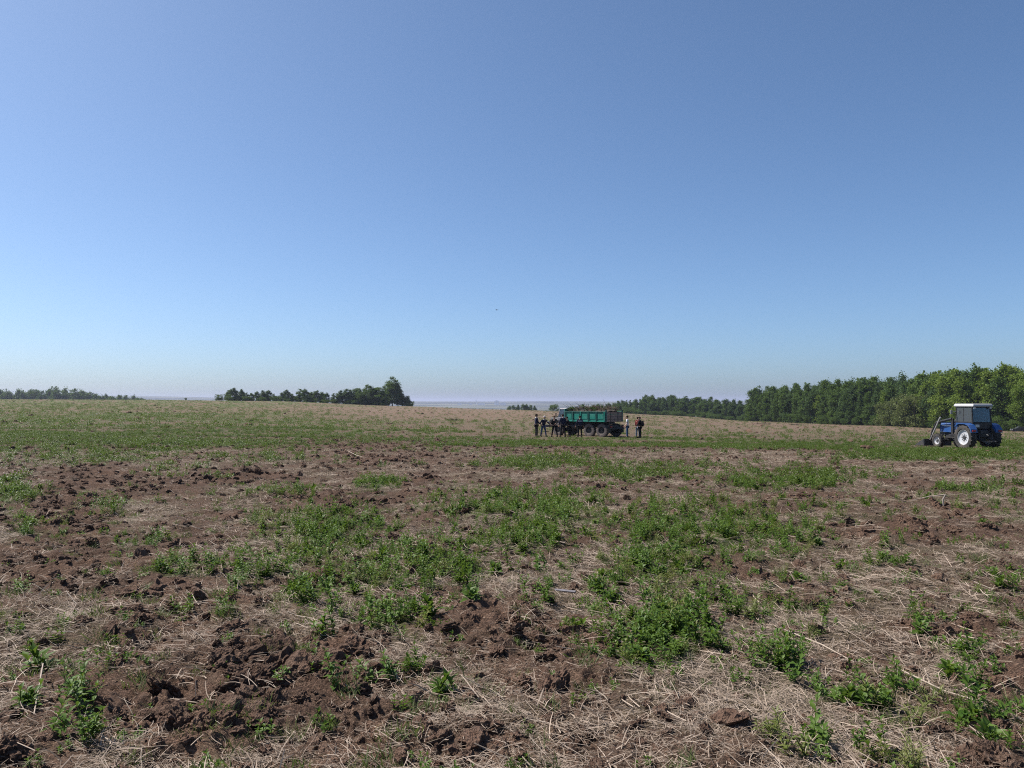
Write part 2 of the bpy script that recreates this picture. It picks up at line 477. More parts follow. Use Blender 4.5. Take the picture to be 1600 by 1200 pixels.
M['straw'] = leafmat('straw', (0.135, 0.096, 0.070), (0.245, 0.185, 0.140), (0.50, 0.40, 0.325), 0.12, 0.2, 0.7)
M['stalk'] = leafmat('dry_stalk', (0.1998, 0.1554, 0.1147), (0.2960, 0.2368, 0.1850), (0.3848, 0.3256, 0.2664), 0.05, 0.3, 0.6)

# ------------------------------------------------------------------ the field (one sheet), distant plain and haze
def build_field():
    fine = np.linspace(R(-44), R(44), 561)
    coarse = np.linspace(R(44), R(316), 62)[1:-1]
    th = np.concatenate([fine, coarse])                     # clockwise from +Y
    rs = [1.0]
    while rs[-1] < 60: rs.append(rs[-1] + max(0.010, 0.0115 * (rs[-1] / 3.4) ** 1.42))
    while rs[-1] < 1600: rs.append(rs[-1] * 1.028)
    rs = np.array(rs)
    A, B = np.meshgrid(th, rs)
    x, y = (np.sin(A) * B), (np.cos(A) * B)
    xf, yf = x.ravel(), y.ravel()
    g, s, st = cover(xf, yf)
    rr = np.hypot(xf, yf)
    spacing = np.maximum(0.0024 * rr, 0.011)
    spacing = np.where((np.abs(np.arctan2(xf, yf)) > R(44.1)), spacing * 30, spacing)
    z = terrain(xf, yf)
    k = sstep(650, 1550, rr)
    z = z * (1 - k) - 46 * k + relief(xf, yf, g, s, spacing)
    V = np.stack([xf, yf, z], 1)
    nT, nR = len(th), len(rs)
    i = np.arange(nR - 1)[:, None] * nT
    j = np.arange(nT)[None, :]
    j2 = (j + 1) % nT
    quads = np.stack([i + j, i + nT + j, i + nT + j2, i + j2], -1).reshape(-1, 4)
    c = len(V)
    V = np.vstack([V, [[0, 0, 0]]])
    tr = np.stack([np.full(nT, c), np.arange(nT), (np.arange(nT) + 1) % nT], 1)
    me = fast_mesh('field', V, quads, tr, M['field'], smooth=True)
    for nm, arr in (('green', g), ('bare', s), ('straw', st)):
        a = me.attributes.new(nm, 'FLOAT', 'POINT')
        a.data.foreach_set('value', np.append(arr, 0).astype(np.float32))
    o = obj('field', me)
    tag(o, 'broad half-ploughed field of brown soil, straw and weeds', 'field', kind='structure')
build_field()

t = NT('far_country')
P = t.pos()
wood = t.ramp(t.noise(t.n('Mapping', {'Vector': P, 'Scale': (0.0011, 0.0028, 0.001)}).outputs[0], 1.0, 5, .6), .46, .54)
c = t.mix(wood, (0.12, 0.125, 0.07), (0.016, 0.028, 0.015))
c = t.mix(t.ramp(t.noise(P, 0.004, 3, .6), .5, .7, 0, .5), c, (0.16, 0.14, 0.10))
M['far'] = t.surf(t.n('BsdfPrincipled', {'Base Color': c, 'Roughness': 1.0, 'Specular IOR Level': 0.0}).outputs[0])
def far_height(x, y):
    r = np.hypot(x, y)
    a = np.arctan2(x, y)
    tt = np.clip(np.tan(np.clip(a, -1.2, 1.2)), -2, 2)
    e = np.interp(tt, [-2, -0.7, -0.5, -0.42, -0.34, -0.2, -0.1, 0.1, 2], [9, 9, 8.2, 7.2, 5.0, 1.5, 0.4, 0.2, 3])
    top = EYE + 2 + e * 9000 / FPX + 7 * fbm(x * 0.0006, y * 0.0006, 400, 3)
    k = sstep(5200, 9000, r)
    return -46.4 + k * (46.4 + top) + (1 - k) * 1.5 * fbm(x * 0.001, y * 0.001, 410, 2) * sstep(1600, 2500, r) - sstep(10000, 24000, r) * 90
def build_far():
    th = np.linspace(-math.pi, math.pi, 361)[:-1]
    rs = np.concatenate([np.linspace(1500, 5000, 12), np.linspace(5200, 9800, 40), np.linspace(10300, 24000, 14)])
    A, B = np.meshgrid(th, rs)
    x, y = np.sin(A) * B, np.cos(A) * B
    V = np.stack([x.ravel(), y.ravel(), far_height(x, y).ravel()], 1)
    nT, nR = len(th), len(rs)
    i = np.arange(nR - 1)[:, None] * nT
    j = np.arange(nT)[None, :]; j2 = (j + 1) % nT
    q = np.stack([i + j, i + nT + j, i + nT + j2, i + j2], -1).reshape(-1, 4)
    o = obj('distant_hills', fast_mesh('distant_hills', V, q, None, M['far'], True))
    tag(o, 'hazy blue wooded plain and low hills on the horizon', 'hills', kind='structure')
build_far()

# the air: thin even haze round everything
hz = NT('haze')
pv = hz.n('VolumePrincipled', {'Color': (0.65, 0.70, 0.91, 1.0), 'Density': 0.00010, 'Anisotropy': 0.25})
hz.t.links.new(pv.outputs[0], hz.out.inputs['Volume'])
mb = MB().box((0, 0, -30), (52000, 52000, 220))
tag(mb.build('haze', hz.m), 'thin pale summer haze lying over the land', 'haze', kind='stuff')

# ------------------------------------------------------------------ scattering with geometry nodes (for what nobody could count)
def scatter(name, P, rot, scale, idx, protos, label, cat):
    pc = bpy.data.collections.new(name + '_pieces')
    for k, me in enumerate(protos):
        po = bpy.data.objects.new('%s_piece_%03d' % (name, k), me)
        pc.objects.link(po)
    me = bpy.data.meshes.new(name)
    me.vertices.add(len(P))
    me.vertices.foreach_set('co', np.asarray(P, np.float32).ravel())
    a = me.attributes.new('rot', 'FLOAT_VECTOR', 'POINT'); a.data.foreach_set('vector', np.asarray(rot, np.float32).ravel())
    a = me.attributes.new('scl', 'FLOAT', 'POINT'); a.data.foreach_set('value', np.asarray(scale, np.float32))
    a = me.attributes.new('pick', 'INT', 'POINT'); a.data.foreach_set('value', np.asarray(idx, np.int32))
    o = obj(name, me)
    ng = bpy.data.node_groups.new(name + '_nodes', 'GeometryNodeTree')
    ng.interface.new_socket('Geometry', in_out='INPUT', socket_type='NodeSocketGeometry')
    ng.interface.new_socket('Geometry', in_out='OUTPUT', socket_type='NodeSocketGeometry')
    N = ng.nodes; L = ng.links
    gi, go = N.new('NodeGroupInput'), N.new('NodeGroupOutput')
    ci = N.new('GeometryNodeCollectionInfo')
    ci.inputs['Collection'].default_value = pc
    ci.inputs['Separate Children'].default_value = True
    ci.inputs['Reset Children'].default_value = True
    ip = N.new('GeometryNodeInstanceOnPoints')
    ip.inputs['Pick Instance'].default_value = True
    def na(nm, typ):
        n = N.new('GeometryNodeInputNamedAttribute'); n.data_type = typ
        n.inputs['Name'].default_value = nm
        return n.outputs['Attribute']
    L.new(gi.outputs[0], ip.inputs['Points'])
    L.new(ci.outputs[0], ip.inputs['Instance'])
    L.new(na('rot', 'FLOAT_VECTOR'), ip.inputs['Rotation'])
    L.new(na('scl', 'FLOAT'), ip.inputs['Scale'])
    L.new(na('pick', 'INT'), ip.inputs['Instance Index'])
    L.new(ip.outputs[0], go.inputs[0])
    md = o.modifiers.new('scatter', 'NODES'); md.node_group = ng
    tag(o, label, cat, kind='stuff')
    return o

def sector(n, r0, r1, power, half=43.0):
    """random points in front of the viewer; density falls as r**-power"""
    u = rng.random(n)
    k = 2.0 - power
    r = (r0 ** k + u * (r1 ** k - r0 ** k)) ** (1 / k) if abs(k) > 1e-6 else r0 * (r1 / r0) ** u
    a = R(half) * (2 * rng.random(n) - 1)
    return np.sin(a) * r, np.cos(a) * r

def shade_attr(me, vals):
    a = me.attributes.new('shade', 'FLOAT', 'FACE')
    a.data.foreach_set('value', np.asarray(vals, np.float32))

# ---- plants
def leaf(V, T, S, base, d, up, ln, wd, sh, fold=0.25):
    d = d.normalized(); side = d.cross(up)
    if side.length < 1e-4: side = Vector((1, 0, 0))
    side.normalize(); nrm = side.cross(d)
    n = len(V)
    mid = base + d * ln * 0.5 + nrm * ln * 0.06
    V += [base, mid + side * wd * .5 + nrm * wd * fold, base + d * ln - nrm * ln * 0.12, mid - side * wd * .5 + nrm * wd * fold, mid]
    T += [(n, n + 1, n + 4), (n + 1, n + 2, n + 4), (n + 2, n + 3, n + 4), (n + 3, n, n + 4)]
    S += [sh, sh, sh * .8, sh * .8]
def stemtube(V, T, S, p, q, r, sh):
    n = len(V)
    d = (q - p).normalized(); a = d.orthogonal().normalized(); b = d.cross(a)
    for c, rr in ((p, r), (q, r * .7)):
        for k in range(3):
            V.append(c + (a * math.cos(2.094 * k) + b * math.sin(2.094 * k)) * rr)
    for k in range(3):
        k2 = (k + 1) % 3
        T += [(n + k, n + k2, n + 3 + k2), (n + k, n + 3 + k2, n + 3 + k)]
        S += [sh, sh]
def weed_mesh(name, mat, stems, h, nodes, ln, wd, spread, rnd, per=2):
    V, T, S = [], [], []
    for s in range(stems):
        a = rnd.uniform(0, 6.283); rad = spread * math.sqrt(rnd.random())
        base = Vector((math.cos(a) * rad, math.sin(a) * rad, -0.02))
        lean = Vector((rnd.gauss(0, .25), rnd.gauss(0, .25), 1)).normalized()
        hh = h * rnd.uniform(.55, 1.1)
        bend = Vector((rnd.gauss(0, .12), rnd.gauss(0, .12), 0))
        pts = [base + lean * hh * u + bend * hh * u * u for u in np.linspace(0, 1, 4)]
        for p, q in zip(pts[:-1], pts[1:]): stemtube(V, T, S, p, q, 0.0022, .3)
        rot = rnd.uniform(0, 3.14)
        for k in range(nodes):
            u = 0.18 + 0.82 * k / max(nodes - 1, 1)
            p = base + lean * hh * u + bend * hh * u * u
            rot += 1.57 + rnd.uniform(-.4, .4)
            sz = (1.15 - .55 * abs(u - .55)) * rnd.uniform(.7, 1.2)
            for w in range(per):
                az = rot + w * 6.283 / per + rnd.uniform(-.3, .3)
                el = rnd.uniform(.05, .75) + .5 * (u > .9)
                d = Vector((math.cos(az) * math.cos(el), math.sin(az) * math.cos(el), math.sin(el)))
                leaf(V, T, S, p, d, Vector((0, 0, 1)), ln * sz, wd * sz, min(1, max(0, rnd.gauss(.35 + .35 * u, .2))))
    me = fast_mesh(name, np.array([tuple(v) for v in V]), None, np.array(T), mat)
    shade_attr(me, S)
    return me
def grass_mesh(name, mat, n, h, spread, rnd):
    V, T, S = [], [], []
    for s in range(n):
        a = rnd.uniform(0, 6.283); rad = spread * math.sqrt(rnd.random())
        p = Vector((math.cos(a) * rad, math.sin(a) * rad, -0.01))
        d = Vector((rnd.gauss(0, .55), rnd.gauss(0, .55), 1)).normalized()
        hh = h * rnd.uniform(.4, 1.1); w = rnd.uniform(.0018, .0035)
        q = p + d * hh * .55
        d2 = (d + Vector((rnd.gauss(0, .4), rnd.gauss(0, .4), -.35))).normalized()
        tip = q + d2 * hh * .45
        sd = d.orthogonal().normalized() * w
        k = len(V)
        V += [p - sd, p + sd, q + sd * .8, q - sd * .8, tip]
        T += [(k, k + 1, k + 2), (k, k + 2, k + 3), (k + 3, k + 2, k + 4)]
        sh = rnd.random()
        S += [sh] * 3
    me = fast_mesh(name, np.array([tuple(v) for v in V]), None, np.array(T), mat)
    shade_attr(me, S)
    return me
rnd = random.Random(3)
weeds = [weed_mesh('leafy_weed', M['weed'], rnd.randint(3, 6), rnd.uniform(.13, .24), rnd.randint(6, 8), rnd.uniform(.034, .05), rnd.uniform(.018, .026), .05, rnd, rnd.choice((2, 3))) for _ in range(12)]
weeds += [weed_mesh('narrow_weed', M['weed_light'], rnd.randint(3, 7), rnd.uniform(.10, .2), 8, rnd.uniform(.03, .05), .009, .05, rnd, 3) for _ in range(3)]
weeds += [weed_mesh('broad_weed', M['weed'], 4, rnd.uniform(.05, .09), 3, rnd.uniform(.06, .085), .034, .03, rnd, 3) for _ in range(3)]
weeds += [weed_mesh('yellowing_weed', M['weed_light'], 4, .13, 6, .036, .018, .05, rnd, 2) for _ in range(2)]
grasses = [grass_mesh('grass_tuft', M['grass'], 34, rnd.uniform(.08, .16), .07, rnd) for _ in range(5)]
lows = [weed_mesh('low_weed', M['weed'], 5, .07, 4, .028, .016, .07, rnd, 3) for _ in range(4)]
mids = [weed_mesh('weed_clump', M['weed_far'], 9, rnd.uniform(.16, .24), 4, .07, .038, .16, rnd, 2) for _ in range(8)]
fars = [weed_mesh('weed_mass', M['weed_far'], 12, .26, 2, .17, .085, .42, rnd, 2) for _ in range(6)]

# ---- straw: loose heaps of fibres, and single thick stalks
def straw_mesh(n, ext, rnd, mat, wlo, whi, llo, lhi, align=1.0):
    V, T, S = [], [], []
    for s in range(n):
        p = Vector((rnd.gauss(0, ext), rnd.gauss(0, ext), abs(rnd.gauss(0, .006)) + .003))
        az = rnd.gauss(0, align)
        L = rnd.uniform(llo, lhi); w = rnd.uniform(wlo, whi)
        cur = rnd.gauss(0, .55); el = rnd.gauss(0.06, .14)
        pts = [p]
        for k in range(3):
            dd = Vector((math.cos(az) * math.cos(el), math.sin(az) * math.cos(el), math.sin(el)))
            pts.append(pts[-1] + dd * L / 3)
            az += cur / 3 + rnd.gauss(0, .12); el -= rnd.uniform(0, .16)
        roll = rnd.uniform(-.8, .8)
        sh = rnd.random() ** 1.3
        k0 = len(V)
        for k, q in enumerate(pts):
            d = (pts[min(k + 1, 3)] - pts[max(k - 1, 0)]).normalized()
            sd = d.cross(Vector((0, math.sin(roll), math.cos(roll)))).normalized() * w * .5 * (1 if k < 3 else .5)
            V += [q - sd, q + sd]
        for k in range(3):
            a = k0 + 2 * k
            T += [(a, a + 1, a + 3), (a, a + 3, a + 2)]
            S += [sh, sh]
    me = fast_mesh('straw_heap', np.array([tuple(v) for v in V]), None, np.array(T), mat)
    shade_attr(me, S)
    return me
straws = [straw_mesh(50, .10, rnd, M['straw'], .0012, .0032, .03, .14, rnd.choice((.5, .9, 1.6))) for _ in range(7)]
straws += [straw_mesh(22, .12, rnd, M['straw'], .0024, .005, .05, .18, .6) for _ in range(3)]
fuzz = [straw_mesh(90, .07, rnd, M['straw'], .0009, .0020, .02, .07, 2.5) for _ in range(5)]
def stalk_mesh(rnd):
    L = rnd.uniform(.08, .26); r = rnd.uniform(.0014, .0031)
    pts = [Vector((0, 0, .006))]
    az, el = 0, rnd.gauss(.1, .12)
    for k in range(4):
        pts.append(pts[-1] + Vector((math.cos(az) * math.cos(el), math.sin(az) * math.cos(el), math.sin(el))) * L / 4)
        az += rnd.gauss(0, .12); el += rnd.gauss(-.04, .06)
    me = MB().tube(pts, [r, r, r * .95, r * .9, r * .8], 5).mesh('stalk', M['stalk'])
    shade_attr(me, [rnd.random()] * len(me.polygons))
    return me
stalks = [stalk_mesh(rnd) for _ in range(10)]

# ---- clods
def clod_mesh(sub, rnd, flat):
    bm = bmesh.new()
    bmesh.ops.create_icosphere(bm, subdivisions=sub, radius=1.0)
    from mathutils import noise as mn
    off = Vector((rnd.uniform(0, 50), rnd.uniform(0, 50), rnd.uniform(0, 50)))
    for v in bm.verts:
        n = v.co.normalized()
        f = 1 + .42 * mn.noise(n * 1.3 + off) + .5 * (.3 - abs(mn.noise(n * 2.7 + off))) + .34 * (.3 - abs(mn.noise(n * 5.5 + off))) + .20 * mn.noise(n * 11 + off) + .10 * mn.noise(n * 23 + off)
        v.co = Vector((n.x * f * rnd_s[0], n.y * f * rnd_s[1], n.z * f * flat))
    me = bpy.data.meshes.new('clod')
    bm.to_mesh(me); bm.free()
    me.materials.append(M['soil'])
    return me
clods = []
for k in range(10):
    rnd_s = (rnd.uniform(.8, 1.3), rnd.uniform(.7, 1.1))
    clods.append(clod_mesh(4 if k < 5 else 3, rnd, rnd.uniform(.45, .75)))

def put(x, y, sink=0.0):
    return np.stack([x, y, height(x, y, np.maximum(0.0024 * np.hypot(x, y), .011)) - sink], 1)
def rots(n, tilt=.12, az=None):
    return np.stack([rng.normal(0, tilt, n), rng.normal(0, tilt, n), rng.random(n) * 6.283 if az is None else az], 1)

# clods gather where the soil is bare
x, y = sector(230000, 2.6, 55, 1.3)
g, s, st = cover(x, y)
k = rng.random(len(x)) < (0.14 + 0.42 * s ** 1.4) * (0.35 + .9 * (perlin(x * 1.7, y * 1.7, 700) > 0.05)) * 0.62
x, y, s = x[k], y[k], s[k]
r = np.hypot(x, y)
sc = np.exp(rng.normal(math.log(.0135), .70, len(x))) * (1 + .5 * s) * (1 + .045 * r)
sc = np.clip(sc, .006, .085)
scatter('soil_clods', put(x, y, sc * .18), rots(len(x), .5), sc, rng.integers(0, 10, len(x)), clods, 'brown clods and crumbs of soil turned up by the plough', 'soil clods')

# loose straw
x, y = sector(30000, 2.5, 32, 1.5)
g, s, st = cover(x, y)
k = rng.random(len(x)) < np.clip(st * 0.95 - .1 * s + .08, 0.07, 1)
x, y = x[k], y[k]
az = 2.6 + 1.2 * fbm(x * .35, y * .35, 800, 2) + rng.normal(0, .5, len(x))
r = np.hypot(x, y)
pk = np.where(rng.random(len(x)) < .55, rng.integers(10, 15, len(x)), rng.integers(0, 10, len(x)))
scatter('dry_straw', put(x, y, .006), rots(len(x), .10, az), rng.uniform(.7, 1.25, len(x)) * (1 + .02 * r), pk, straws + fuzz, 'dry straw and dead grass lying matted over the soil', 'straw')
x, y = sector(5200, 2.5, 26, 1.4)
g, s, st = cover(x, y)
k = rng.random(len(x)) < np.clip(st * 1.0 - .1, 0.12, 1)
x, y = x[k], y[k]
az = 2.6 + 1.2 * fbm(x * .35, y * .35, 800, 2) + rng.normal(0, .7, len(x))
scatter('dry_stalks', put(x, y, -.004), rots(len(x), .16, az), rng.uniform(.6, 1.2, len(x)), rng.integers(0, 10, len(x)), stalks, 'pale broken stalks of last year\'s crop strewn over the field', 'stalks')

# green ground cover
x, y = sector(21000, 2.6, 17, 1.0)
g, s, st = cover(x, y)
k = rng.random(len(x)) < np.clip(g * 1.05 - .08, 0.0, 1) ** 1.15 * .92
xw, yw = x[k], y[k]
o_ = np.argsort(np.hypot(xw, yw))
xw, yw = xw[o_], yw[o_]
NEAR_WEEDS = (xw[:220], yw[:220])
xw, yw = xw[220:], yw[220:]
scatter('weed_cover', put(xw, yw, .0), rots(len(xw), .16), rng.uniform(.42, 1.15, len(xw)), rng.integers(0, len(weeds), len(xw)), weeds, 'leafy green weeds growing in dense patches across the field', 'weeds')
k2 = (~k) & (rng.random(len(x)) < .07 + .45 * g)
scatter('grass_and_seedlings', put(x[k2], y[k2]), rots(k2.sum(), .2), rng.uniform(.5, 1.1, k2.sum()), rng.integers(0, 9, k2.sum()), grasses + lows, 'thin grass tufts and small seedlings between the straw', 'grass')
x, y = sector(90000, 16, 75, .9)
g, s, st = cover(x, y)
k = rng.random(len(x)) < np.clip(g - .1, 0, 1) ** 1.25 * .78
x, y = x[k], y[k]
tread = sstep(3.2, 1.2, np.hypot((x - 27.6) / 1.6, y - 46.5)) + sstep(3.0, 1.0, np.hypot((x - 6.2) / 2.2, y - 59.5)) * .7
scatter('weed_patches', put(x, y, .03), rots(len(x), .15), rng.uniform(.35, 1.05, len(x)) * np.clip(1 - .75 * tread, .2, 1), rng.integers(0, 8, len(x)), mids, 'green weed patches in bands across the middle of the field', 'weeds')
x, y = sector(60000, 70, 420, 1.2)
g, s, st = cover(x, y)
k = rng.random(len(x)) < np.clip(g - .06, 0, 1) * .8
x, y = x[k], y[k]
scatter('distant_weeds', put(x, y, .04), rots(len(x), .1), rng.uniform(.5, 1.1, len(x)), rng.integers(0, 6, len(x)), fars, 'faint green growth on the far part of the field', 'weeds')
# rough brown tussocks and clods that stay visible far out
x, y = sector(16000, 40, 400, 1.1)
g, s, st = cover(x, y)
k = rng.random(len(x)) < (.05 + .5 * s)
x, y = x[k], y[k]
sc = np.exp(rng.normal(math.log(.11), .45, len(x))) * (1 + .002 * y)
scatter('distant_clods', put(x, y, sc * .1), rots(len(x), .3), np.clip(sc, .04, .45), rng.integers(5, 10, len(x)), clods, 'dark clods dotting the far part of the field', 'soil clods')

# ------------------------------------------------------------------ trees
def crown_mesh(name, mat, lobes, nleaf, lsize, rnd_np, droop=0.0):
    """leaf clumps spread through a set of lobes (cx, cy, cz, rx, ry, rz)"""
    lobes = np.array(lobes)
    w = (lobes[:, 3] * lobes[:, 4] * lobes[:, 5]) ** .7
    w /= w.sum()
    ncl = max(40, nleaf // 26)
    li = rnd_np.choice(len(lobes), ncl, p=w)
    d = rnd_np.normal(size=(ncl, 3)); d /= np.linalg.norm(d, axis=1)[:, None]
    rad = rnd_np.uniform(.45, 1.0, ncl) ** .6
    C = lobes[li, :3] + d * lobes[li, 3:] * rad[:, None]
    csz = rnd_np.uniform(.45, 1.0, ncl) * lsize * 3.6
    ci = rnd_np.integers(0, ncl, nleaf)
    P = C[ci] + rnd_np.normal(size=(nleaf, 3)) * csz[ci][:, None] * np.array([.55, .55, .42])
    a = rnd_np.normal(size=(nleaf, 3)); a /= np.linalg.norm(a, axis=1)[:, None]
    b = rnd_np.normal(size=(nleaf, 3)); b -= a * (a * b).sum(1)[:, None]; b /= np.linalg.norm(b, axis=1)[:, None]
    a[:, 2] -= droop
    sz = lsize * rnd_np.uniform(.5, 1.15, nleaf)[:, None]
    V = np.stack([P - a * sz, P + b * sz * .55, P + a * sz, P - b * sz * .55], 1).reshape(-1, 3)
    V[:, 2] = np.maximum(V[:, 2], 0.15)
    Q = np.arange(nleaf * 4).reshape(-1, 4)
    me = fast_mesh(name, V, Q, None, mat)
    tone = np.clip(rnd_np.normal(.35, .25, ncl), 0, 1)[ci] * .7 + rnd_np.random(nleaf) * .3
    shade_attr(me, tone)
    return me
def trunk_mesh(h, r, limbs, rnd, mat):
    mb = MB()
    top = h * .8
    pts = [Vector((rnd.gauss(0, .012) * h * u, rnd.gauss(0, .012) * h * u, top * u - .3 * (u == 0))) for u in (0, .15, .35, .6, .8, 1)]
    mb.tube(pts, [r * 1.25, r, r * .85, r * .6, r * .38, r * .15], 8)
    for k in range(limbs):
        u = rnd.uniform(.25, .85)
        az = rnd.uniform(0, 6.283)
        p = Vector((pts[0].x, pts[0].y, top * u))
        L = h * .24 * (1.2 - u)
        q = p + Vector((math.cos(az) * L, math.sin(az) * L, L * rnd.uniform(.5, 1.1)))
        mb.tube([p, p.lerp(q, .5) + Vector((0, 0, L * .06)), q], [r * .4 * (1 - .6 * u), r * .25 * (1 - .5 * u), r * .07], 5)
    return mb.mesh('trunk', mat, True)
M['bark'] = paint('bark', (0.085, 0.065, 0.05), 0.95, dirt=(0.03, 0.025, 0.02), dirt_amt=.7, scale=9)
M['birch_bark'] = paint('birch_bark', (0.48, 0.46, 0.43), 0.85, dirt=(0.04, 0.035, 0.03), dirt_amt=.8, scale=5)
M['leaf_bright'] = leafmat('bright_leaf', (0.0972, 0.1620, 0.0240), (0.1458, 0.2052, 0.0340), (0.1998, 0.2592, 0.0500), .38, .15, .6)
M['leaf_mid'] = leafmat('green_leaf', (0.0459, 0.0889, 0.0184), (0.0689, 0.1168, 0.0257), (0.1010, 0.1543, 0.0386), .3, .15, .6)
M['leaf_dark'] = leafmat('dark_leaf', (0.0415, 0.0787, 0.0269), (0.0562, 0.1002, 0.0329), (0.0856, 0.1312, 0.0439), .28, .15, .6)
M['leaf_pale'] = leafmat('pale_leaf', (0.10, 0.125, 0.045), (0.12, 0.14, 0.052), (0.15, 0.165, 0.065), .3, .15, .6)
rn = np.random.default_rng(5)
rt = random.Random(9)
def lob_broad(h, w, rnd, low=.06):
    L = [(0, 0, h * .5, w * .36, w * .36, h * .40)]
    for k in range(rnd.randint(9, 13)):
        u = rnd.uniform(low, .9); az = rnd.uniform(0, 6.283)
        rr = w * .5 * (math.sin(math.pi * min(1, max(.12, u)) ** .75)) * rnd.uniform(.55, .95)
        s = w * rnd.uniform(.13, .24)
        L.append((math.cos(az) * rr, math.sin(az) * rr, h * u, s, s, s * rnd.uniform(.8, 1.25)))
    for k in range(2):
        L.append((rnd.gauss(0, .08) * w, rnd.gauss(0, .08) * w, h * rnd.uniform(.86, .94), w * .13, w * .13, h * .08))
    return L
def lob_narrow(h, w, rnd):
    L = []
    for k in range(13):
        u = .05 + .91 * k / 12
        rr = w * .5 * (1 - .75 * max(0, u - .35) / .65) * (.45 + .55 * min(1, u / .25))
        az = rnd.uniform(0, 6.283)
        L.append((math.cos(az) * rr * .45, math.sin(az) * rr * .45, h * u, rr * .75, rr * .75, h * .065))
    return L
def lob_spruce(h, w, rnd):
    L = []
    for k in range(14):
        u = .07 + .9 * k / 13
        rr = w * .5 * (1.02 - u) * rnd.uniform(.85, 1.1) + .12
        L.append((rnd.gauss(0, .1), rnd.gauss(0, .1), h * u, rr, rr, h * .028))
    return L
def lob_tall(h, w, rnd):
    L = [(0, 0, h * .3, w * .46, w * .46, h * .22), (0, 0, h * .55, w * .36, w * .36, h * .22), (.4, 0, h * .76, w * .27, w * .25, h * .15), (-.7, .3, h * .70, w * .2, w * .2, h * .1), (.2, 0, h * .92, w * .13, w * .13, h * .08)]
    for k in range(12):
        u = rnd.uniform(.12, .85); az = rnd.uniform(0, 6.283); rr = w * .42 * (1.08 - u); sz = w * rnd.uniform(.10, .17)
        L.append((math.cos(az) * rr, math.sin(az) * rr, h * u, sz, sz, sz))
    return L
def lob_bush(h, w, rnd):
    L = [(0, 0, h * .45, w * .4, w * .4, h * .4)]
    for k in range(9):
        az = rnd.uniform(0, 6.283); u = rnd.uniform(.15, .75)
        L.append((math.cos(az) * w * .33, math.sin(az) * w * .33, h * u, w * .2, w * .2, h * .2))
    return L
# each kind: unit trees 16 m tall
KINDS = {}
for kind, mat, lobf, wd, n, leafn in (('bright', 'leaf_bright', lob_broad, 8.5, 5, 4200), ('green', 'leaf_mid', lob_broad, 8.0, 5, 4200), ('birch', 'leaf_mid', lob_narrow, 6.5, 4, 3200),
                                      ('aspen', 'leaf_bright', lob_narrow, 6.0, 3, 3000), ('dark', 'leaf_dark', lob_broad, 7.5, 4, 4200), ('spruce', 'leaf_dark', lob_spruce, 6.0, 3, 3600), ('tall', 'leaf_mid', lob_tall, 9.5, 1, 6000), ('pale', 'leaf_pale', lob_bush, 15, 2, 5200), ('bush', 'leaf_mid', lob_bush, 18, 3, 4200)):
    KINDS[kind] = []
    for k in range(n):
        cm = crown_mesh('crown', M[mat], lobf(16, wd, rt), int(leafn * 1.9), .30 if kind not in ('bush', 'pale') else .36, rn)
        tm = trunk_mesh(16, .2, 7, rt, M['birch_bark'] if kind == 'birch' else M['bark'])
        KINDS[kind].append((cm, tm))
def tree(x, y, h, kind, label, group, name='tree', cat='tree', wide=1.0, z=None, sink=0.0):
    cm, tm = rt.choice(KINDS[kind])
    e = empty(name, (x, y, (zat(x, y) if z is None else z) - sink), rt.uniform(0, 6.283))
    s = h / 16.0
    k = rt.uniform(.9, 1.12) * wide
    e.scale = (s * k, s * k, s)
    obj('trunk', tm, e); obj('crown', cm, e)
    tag(e, label, cat, group)
    return e
ORD = ['first', 'second', 'third', 'fourth', 'fifth', 'sixth', 'seventh', 'eighth', 'ninth', 'tenth', 'eleventh', 'twelfth', 'thirteenth', 'fourteenth', 'fifteenth', 'sixteenth', 'seventeenth', 'eighteenth', 'nineteenth', 'twentieth']
ORD += ['twenty-' + o for o in ORD[:9]] + ['thirtieth'] + ['thirty-' + o for o in ORD[:9]] + ['fortieth'] + ['forty-' + o for o in ORD[:9]] + ['fiftieth'] + ['fifty-' + o for o in ORD[:9]] + ['sixtieth']
def at_t(px, y): return (px - 800) / FPX * y

# right-hand wood: its edge runs from far (px 1172) to near and out of the picture on the right
EDGE = [(1172, 372, 15.5), (1215, 350, 16), (1260, 330, 17), (1320, 305, 18), (1380, 285, 18.5), (1440, 262, 18.5), (1490, 246, 19.5), (1540, 236, 20), (1600, 228, 20), (1680, 222, 20)]
epx = [e[0] for e in EDGE]; eyy = [e[1] for e in EDGE]; ehh = [e[2] for e in EDGE]
WG = 'trees of the wood along the right side of the field'
def wood_kind(px, front):
    u = rt.random()
    if px > 1430: return 'bright' if u < .45 else 'aspen' if u < .72 else 'green' if u < .86 else 'birch' if u < .95 else 'dark'
    if px < 1230: return 'birch' if u < .4 else 'green' if u < .7 else 'aspen' if u < .85 else 'spruce'
    return 'dark' if u < .24 else 'birch' if u < .56 else 'spruce' if u < .66 else 'green' if u < .84 else 'aspen'
WL = {'bright': 'bright green broad-leaved tree in the wood behind the blue tractor', 'green': 'mid green broad-leaved tree in the wood at the right', 'birch': 'slender birch with narrow crown in the wood at the right',
      'aspen': 'slender yellow-green tree in the wood at the right', 'dark': 'dark green broad-leaved tree in the wood at the right', 'spruce': 'dark pointed spruce in the wood at the right'}
KW = {'bright': 'bright green', 'green': 'mid green', 'birch': 'slender birch', 'aspen': 'slender yellow-green', 'dark': 'dark green', 'spruce': 'dark pointed'}
nfr = 0
